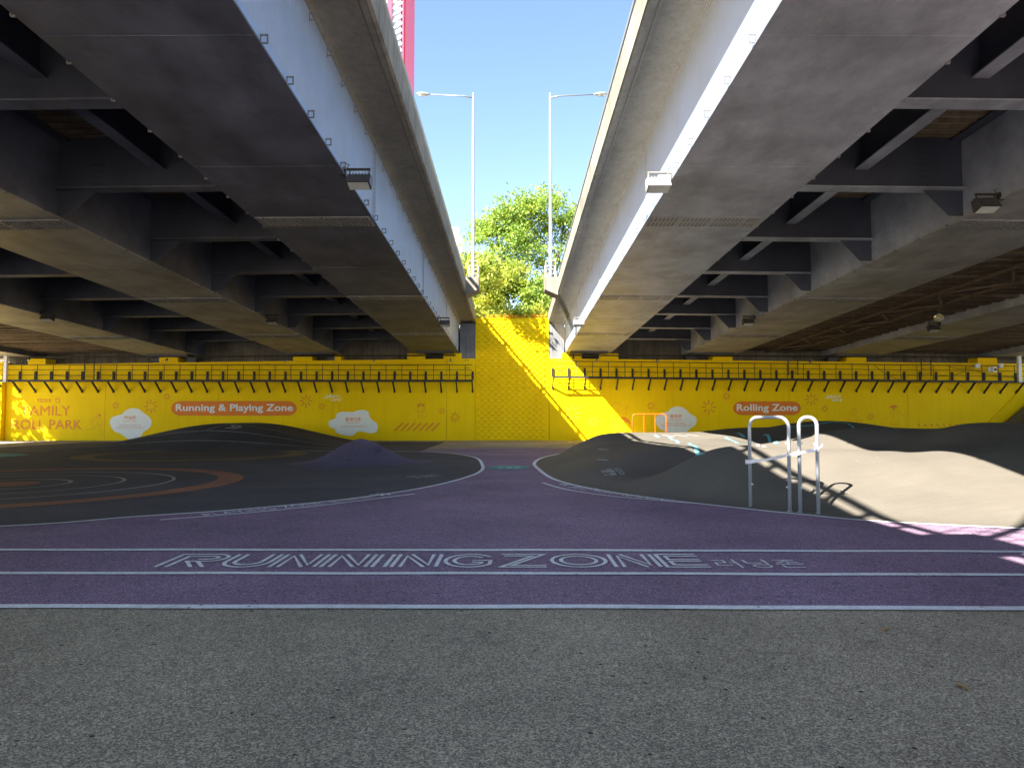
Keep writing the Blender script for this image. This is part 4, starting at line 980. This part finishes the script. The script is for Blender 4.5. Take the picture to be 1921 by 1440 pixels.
def make_tree(base, height, crown, label, n_leaf=9000, leaf=.16, mat='leaf', trunk_r=.16, group='trees behind the wall', spread=.8, airy=.5, lean=(0, 0), name='tree'):
    """crown: list of ellipsoids (dx,dy,dz,rx,ry,rz,weight) relative to base"""
    root = empty(name, base, label, 'tree', group); mb = MB(); tips = []
    def branch(p, d, L, r, lev):
        pts = [p]; q = p.copy(); dd = d.normalized(); n = 4
        for i in range(n):
            dd = (dd + Vector((random.uniform(-.18, .18), random.uniform(-.18, .18), random.uniform(-.02, .14)))).normalized(); q = q + dd * L / n; pts.append(q.copy())
        mb.tube(pts, [r * (1 - .5 * i / n) for i in range(n + 1)], 6 if lev < 2 else 4)
        if lev >= 3: tips.append(q); return
        for k in range(4 if lev else 6):
            t_ = random.uniform(.35, 1.0); s0 = pts[min(n, int(t_ * n))]
            a = random.uniform(0, 2 * math.pi); nd = (dd * .75 + Vector((math.cos(a), math.sin(a), random.uniform(-.05, .5))) * spread).normalized()
            branch(s0, nd, L * random.uniform(.5, .68), r * .5, lev + 1)
        if lev == 0: branch(q, dd, L * .6, r * .5, lev + 1)
    branch(Vector((0, 0, -.2)), Vector((lean[0], lean[1], 1)), height * .46, trunk_r, 0)
    mb.build('trunk', M['trunk'], root, True)
    W = np.array([c[6] for c in crown], float); W /= W.sum()
    # clumps: cluster centres in ellipsoids, leaves around them
    ncl = max(30, n_leaf // 55); ci = rng.choice(len(crown), ncl, p=W); u = rng.normal(size=(ncl, 3)); u /= np.linalg.norm(u, axis=1)[:, None]
    rad = rng.random(ncl) ** (1 / (3 - 1.6 * airy)) ; A = np.array([c[:6] for c in crown])
    cen = A[ci, :3] + u * rad[:, None] * A[ci, 3:6]
    m = n_leaf; k = rng.integers(0, ncl, m); pos = cen[k] + rng.normal(size=(m, 3)) * np.array([.36, .36, .24]) * (.5 + leaf * 3)
    n1 = rng.normal(size=(m, 3)); n1[:, 2] += .6; n1 /= np.linalg.norm(n1, axis=1)[:, None]; t1 = np.cross(n1, rng.normal(size=(m, 3))); t1 /= np.linalg.norm(t1, axis=1)[:, None]; t2 = np.cross(n1, t1)
    s_ = (leaf * rng.uniform(.6, 1.3, m))[:, None]
    V = np.stack([pos - t1 * s_, pos + t2 * s_ * .45, pos + t1 * s_, pos - t2 * s_ * .45], 1).reshape(-1, 3)
    me = bpy.data.meshes.new('crown'); me.vertices.add(len(V)); me.vertices.foreach_set('co', V.ravel()); me.loops.add(4 * m); me.loops.foreach_set('vertex_index', np.arange(4 * m, dtype=np.int32))
    me.polygons.add(m); me.polygons.foreach_set('loop_start', np.arange(0, 4 * m, 4, dtype=np.int32)); me.polygons.foreach_set('loop_total', np.full(m, 4, np.int32)); me.update(); me.validate()
    me.materials.append(M[mat]); link_mesh('crown', me, root); return root
make_tree((2.3, 53, 7.3), 12.5, [(-1.4, 0, 7.2, 3.0, 2.6, 2.6, 3), (-.2, 0, 10.0, 2.4, 2.2, 1.7, 2), (2.4, .5, 9.0, 2.3, 2.2, 2.2, 1.6), (-3.6, 0, 5.2, 2.0, 2.2, 2.2, 1.8), (-4.0, 0, 8.2, 1.7, 1.5, 1.5, 1.3), (-2.2, 0, 9.6, 1.8, 1.6, 1.5, 1.2), (4.2, 0, 9.6, 1.6, 1.6, 1.5, .8), (3.0, 0, 5.2, 2.0, 2, 2.2, .6)],
          'tall airy tree with thin visible branches above the relief wall', 24000, .13, 'leaf', .19, airy=.9, spread=.7)
make_tree((-1.6, 49.5, 7.4), 5.0, [(-1.2, 0, 4.2, 1.6, 1.6, 1.3, 1.4), (.3, .3, 3.1, 1.6, 1.6, 1.2, 1.2), (1.7, -.4, 3.9, 1.3, 1.3, 1.1, 1), (-.6, -.8, 1.5, 1.9, 1.2, 1.0, 1.4), (2.9, 0, 2.9, 1.2, 1.3, 1.1, .8), (1.2, -.9, 1.0, 1.1, .8, .7, .6), (-.1, -6.3, 3.1, 1.2, 1.0, .75, .55), (0, -3.5, 3.0, 1.1, 1.6, .8, .5)],
          'bushy yellow-green tree just above the relief wall', 15000, .15, 'leaf_y', .10, airy=.3)
make_tree((1.6, 48.2, 7.5), 4.4, [(.2, 0, 2.4, 1.5, 1.3, 1.2, 1), (-.6, -.3, .9, 1.2, .9, .7, .6), (1.4, 0, 1.3, 1.1, .9, .8, .7)],
          'small dark-trunked tree right of centre on the bank', 5500, .14, 'leaf', .09, airy=.3)
make_tree((-5.5, 56, 7.3), 6.5, [(0, 0, 4.6, 2.0, 2, 1.9, 1), (1.4, 0, 3.0, 1.6, 1.6, 1.5, .8)], 'low olive tree behind the left bridge parapet', 6000, .16, 'leaf_y', .1)
make_tree((.4, 46.2, TOPC - .1), 1.5, [(-1.3, 0, .55, .7, .4, .4, 1), (.1, 0, .5, .6, .4, .35, .8), (1.2, .2, .6, .6, .4, .4, .7)], 'low leafy shrub along the top of the relief wall', 2200, .10, 'leaf_y', .03, name='shrub')
# orange flowers along the coping
fl = MB()
for i in range(150):
    x_ = random.uniform(-1.7, 2.2); y_ = WY + random.uniform(.1, .6); z_ = TOPC + random.uniform(.08, .3)
    for k in range(4):
        a = math.pi / 4 * k + random.random(); fl.add([(x_, y_, z_), (x_ + .06 * math.cos(a), y_ + .06 * math.sin(a), z_ + .02), (x_, y_, z_ + .05), (x_ - .06 * math.cos(a), y_ - .06 * math.sin(a), z_ + .02)], [(0, 1, 2, 3)])
tag(fl.build('flowers', M['flower'], fix=False), 'orange flowers along the top of the relief wall', 'flowers', kind='stuff')
# trees beyond the open sides of the bridges
make_tree((-38, 50, 0), 9, [(0, 0, 6, 3, 3, 2.6, 1), (1.8, 0, 4.2, 2, 2, 1.8, .6)], 'green tree beyond the far left end of the wall', 6000, .22, 'leaf', .16, group='trees beyond the bridge sides')
make_tree((-38.2, 38.2, 0), 9, [(0, 0, 9.2, 2.2, 2.6, 2.4, 1), (.8, 1, 7, 2.2, 2.4, 1.8, .8)], 'tree outside the left bridge edge casting dappled shade on the wall', 1500, .20, 'leaf', .2, group='trees beyond the bridge sides', airy=.7)
make_tree((37.5, 47, 0), 9, [(0, 0, 5.6, 2.6, 2.6, 2.8, 1)], 'yellow-green tree beyond the far right end of the wall', 5000, .22, 'leaf_y', .15, group='trees beyond the bridge sides')

for k, (px_, py_, lab) in enumerate(((1661, 1182, 'dry tan leaf lying on the grey asphalt near the track edge'), (1806, 1290, 'small brown leaf on the grey asphalt at lower right'))):
    q = gnd(px_, py_); root = empty('fallen_leaf', (q.x, q.y, .004), lab, 'leaf', rz=.6 + k)
    mb = MB(); mb.add([(-.05, 0, .004), (-.02, .02, .012), (.03, .022, .01), (.06, 0, .003), (.03, -.02, .012), (-.02, -.022, .009), (0, 0, .002)], [(0, 6, 1), (1, 6, 2), (2, 6, 3), (3, 6, 4), (4, 6, 5), (5, 6, 0)])
    mb.build('blade', M['dry_leaf'], root, fix=False)
    mb = MB(); mb.tube([(-.05, 0, .004), (-.08, .005, .006)], .002, 5); mb.build('stalk', M['dry_leaf'], root)

# ------------------------------------------------------------------ far buildings
tw = empty('red_tower', (-40.3, 220, 0), 'tall tower with red corner columns and glass behind the left bridge', 'tower'); HT = 190
mb = MB(); mb.box(-16, 5.0, 0, 22, 0, HT); mb.build('glass_body', M['tower_glass'], tw)
for xx, w_ in ((5.75, .5), (1.5, 1.4), (-2.4, 1.7), (-8, 1.6)):
    mb = MB(); mb.box(xx - w_ / 2, xx + w_ / 2, -.8, .9, 0, HT); mb.build('red_column', M['red'], tw)
mb = MB(); mb.box(6.01, 6.25, 1.0, 22, 0, HT); mb.build('red_side_column', M['red'], tw)
for i in range(16):
    z = 8 + 12 * i; mb = MB(); mb.box(-16, 1.0, -.5, -.02, z, z + 1.3); mb.build('red_floor_band', M['red'], tw)
    for k in range(5):
        mb = MB(); mb.box(-15.8, 4.0, -.25, -.03, z + 2.5 + 2 * k, z + 2.8 + 2 * k); mb.build('glazing_bar', M['tower_white'], tw)
for i in range(60):
    z = 60 + 2.2 * i; mb = MB(); mb.add([(2.3, -.3, z), (5.4, -.3, z + 1.9), (5.4, -.3, z + 2.6), (2.3, -.3, z + .7), (2.3, -.1, z), (5.4, -.1, z + 1.9), (5.4, -.1, z + 2.6), (2.3, -.1, z + .7)], [(0, 1, 2, 3), (7, 6, 5, 4), (0, 4, 5, 1), (1, 5, 6, 2), (2, 6, 7, 3), (3, 7, 4, 0)]); mb.build('slanted_fin', M['tower_white'], tw)
wb = empty('white_building', (-18.6, 150, 0), 'white office block peeking over the left parapet', 'building'); zt = at(853, 430, 150).z
mb = MB(); mb.box(-5, 7.0, 0, 15, 0, zt); mb.build('wall', M['tower_white'], wb)
mb = MB(); mb.box(-5.2, 7.2, -.2, 15.2, zt, zt + .5); mb.build('roof_edge', M['tower_white'], wb)
for i in range(9):
    for k in range(4):
        mb = MB(); mb.box(-4 + 2.8 * k, -2.4 + 2.8 * k, -.06, -.01, 6 + 3.4 * i, 8 + 3.4 * i); mb.build('window', M['tower_glass'], wb)
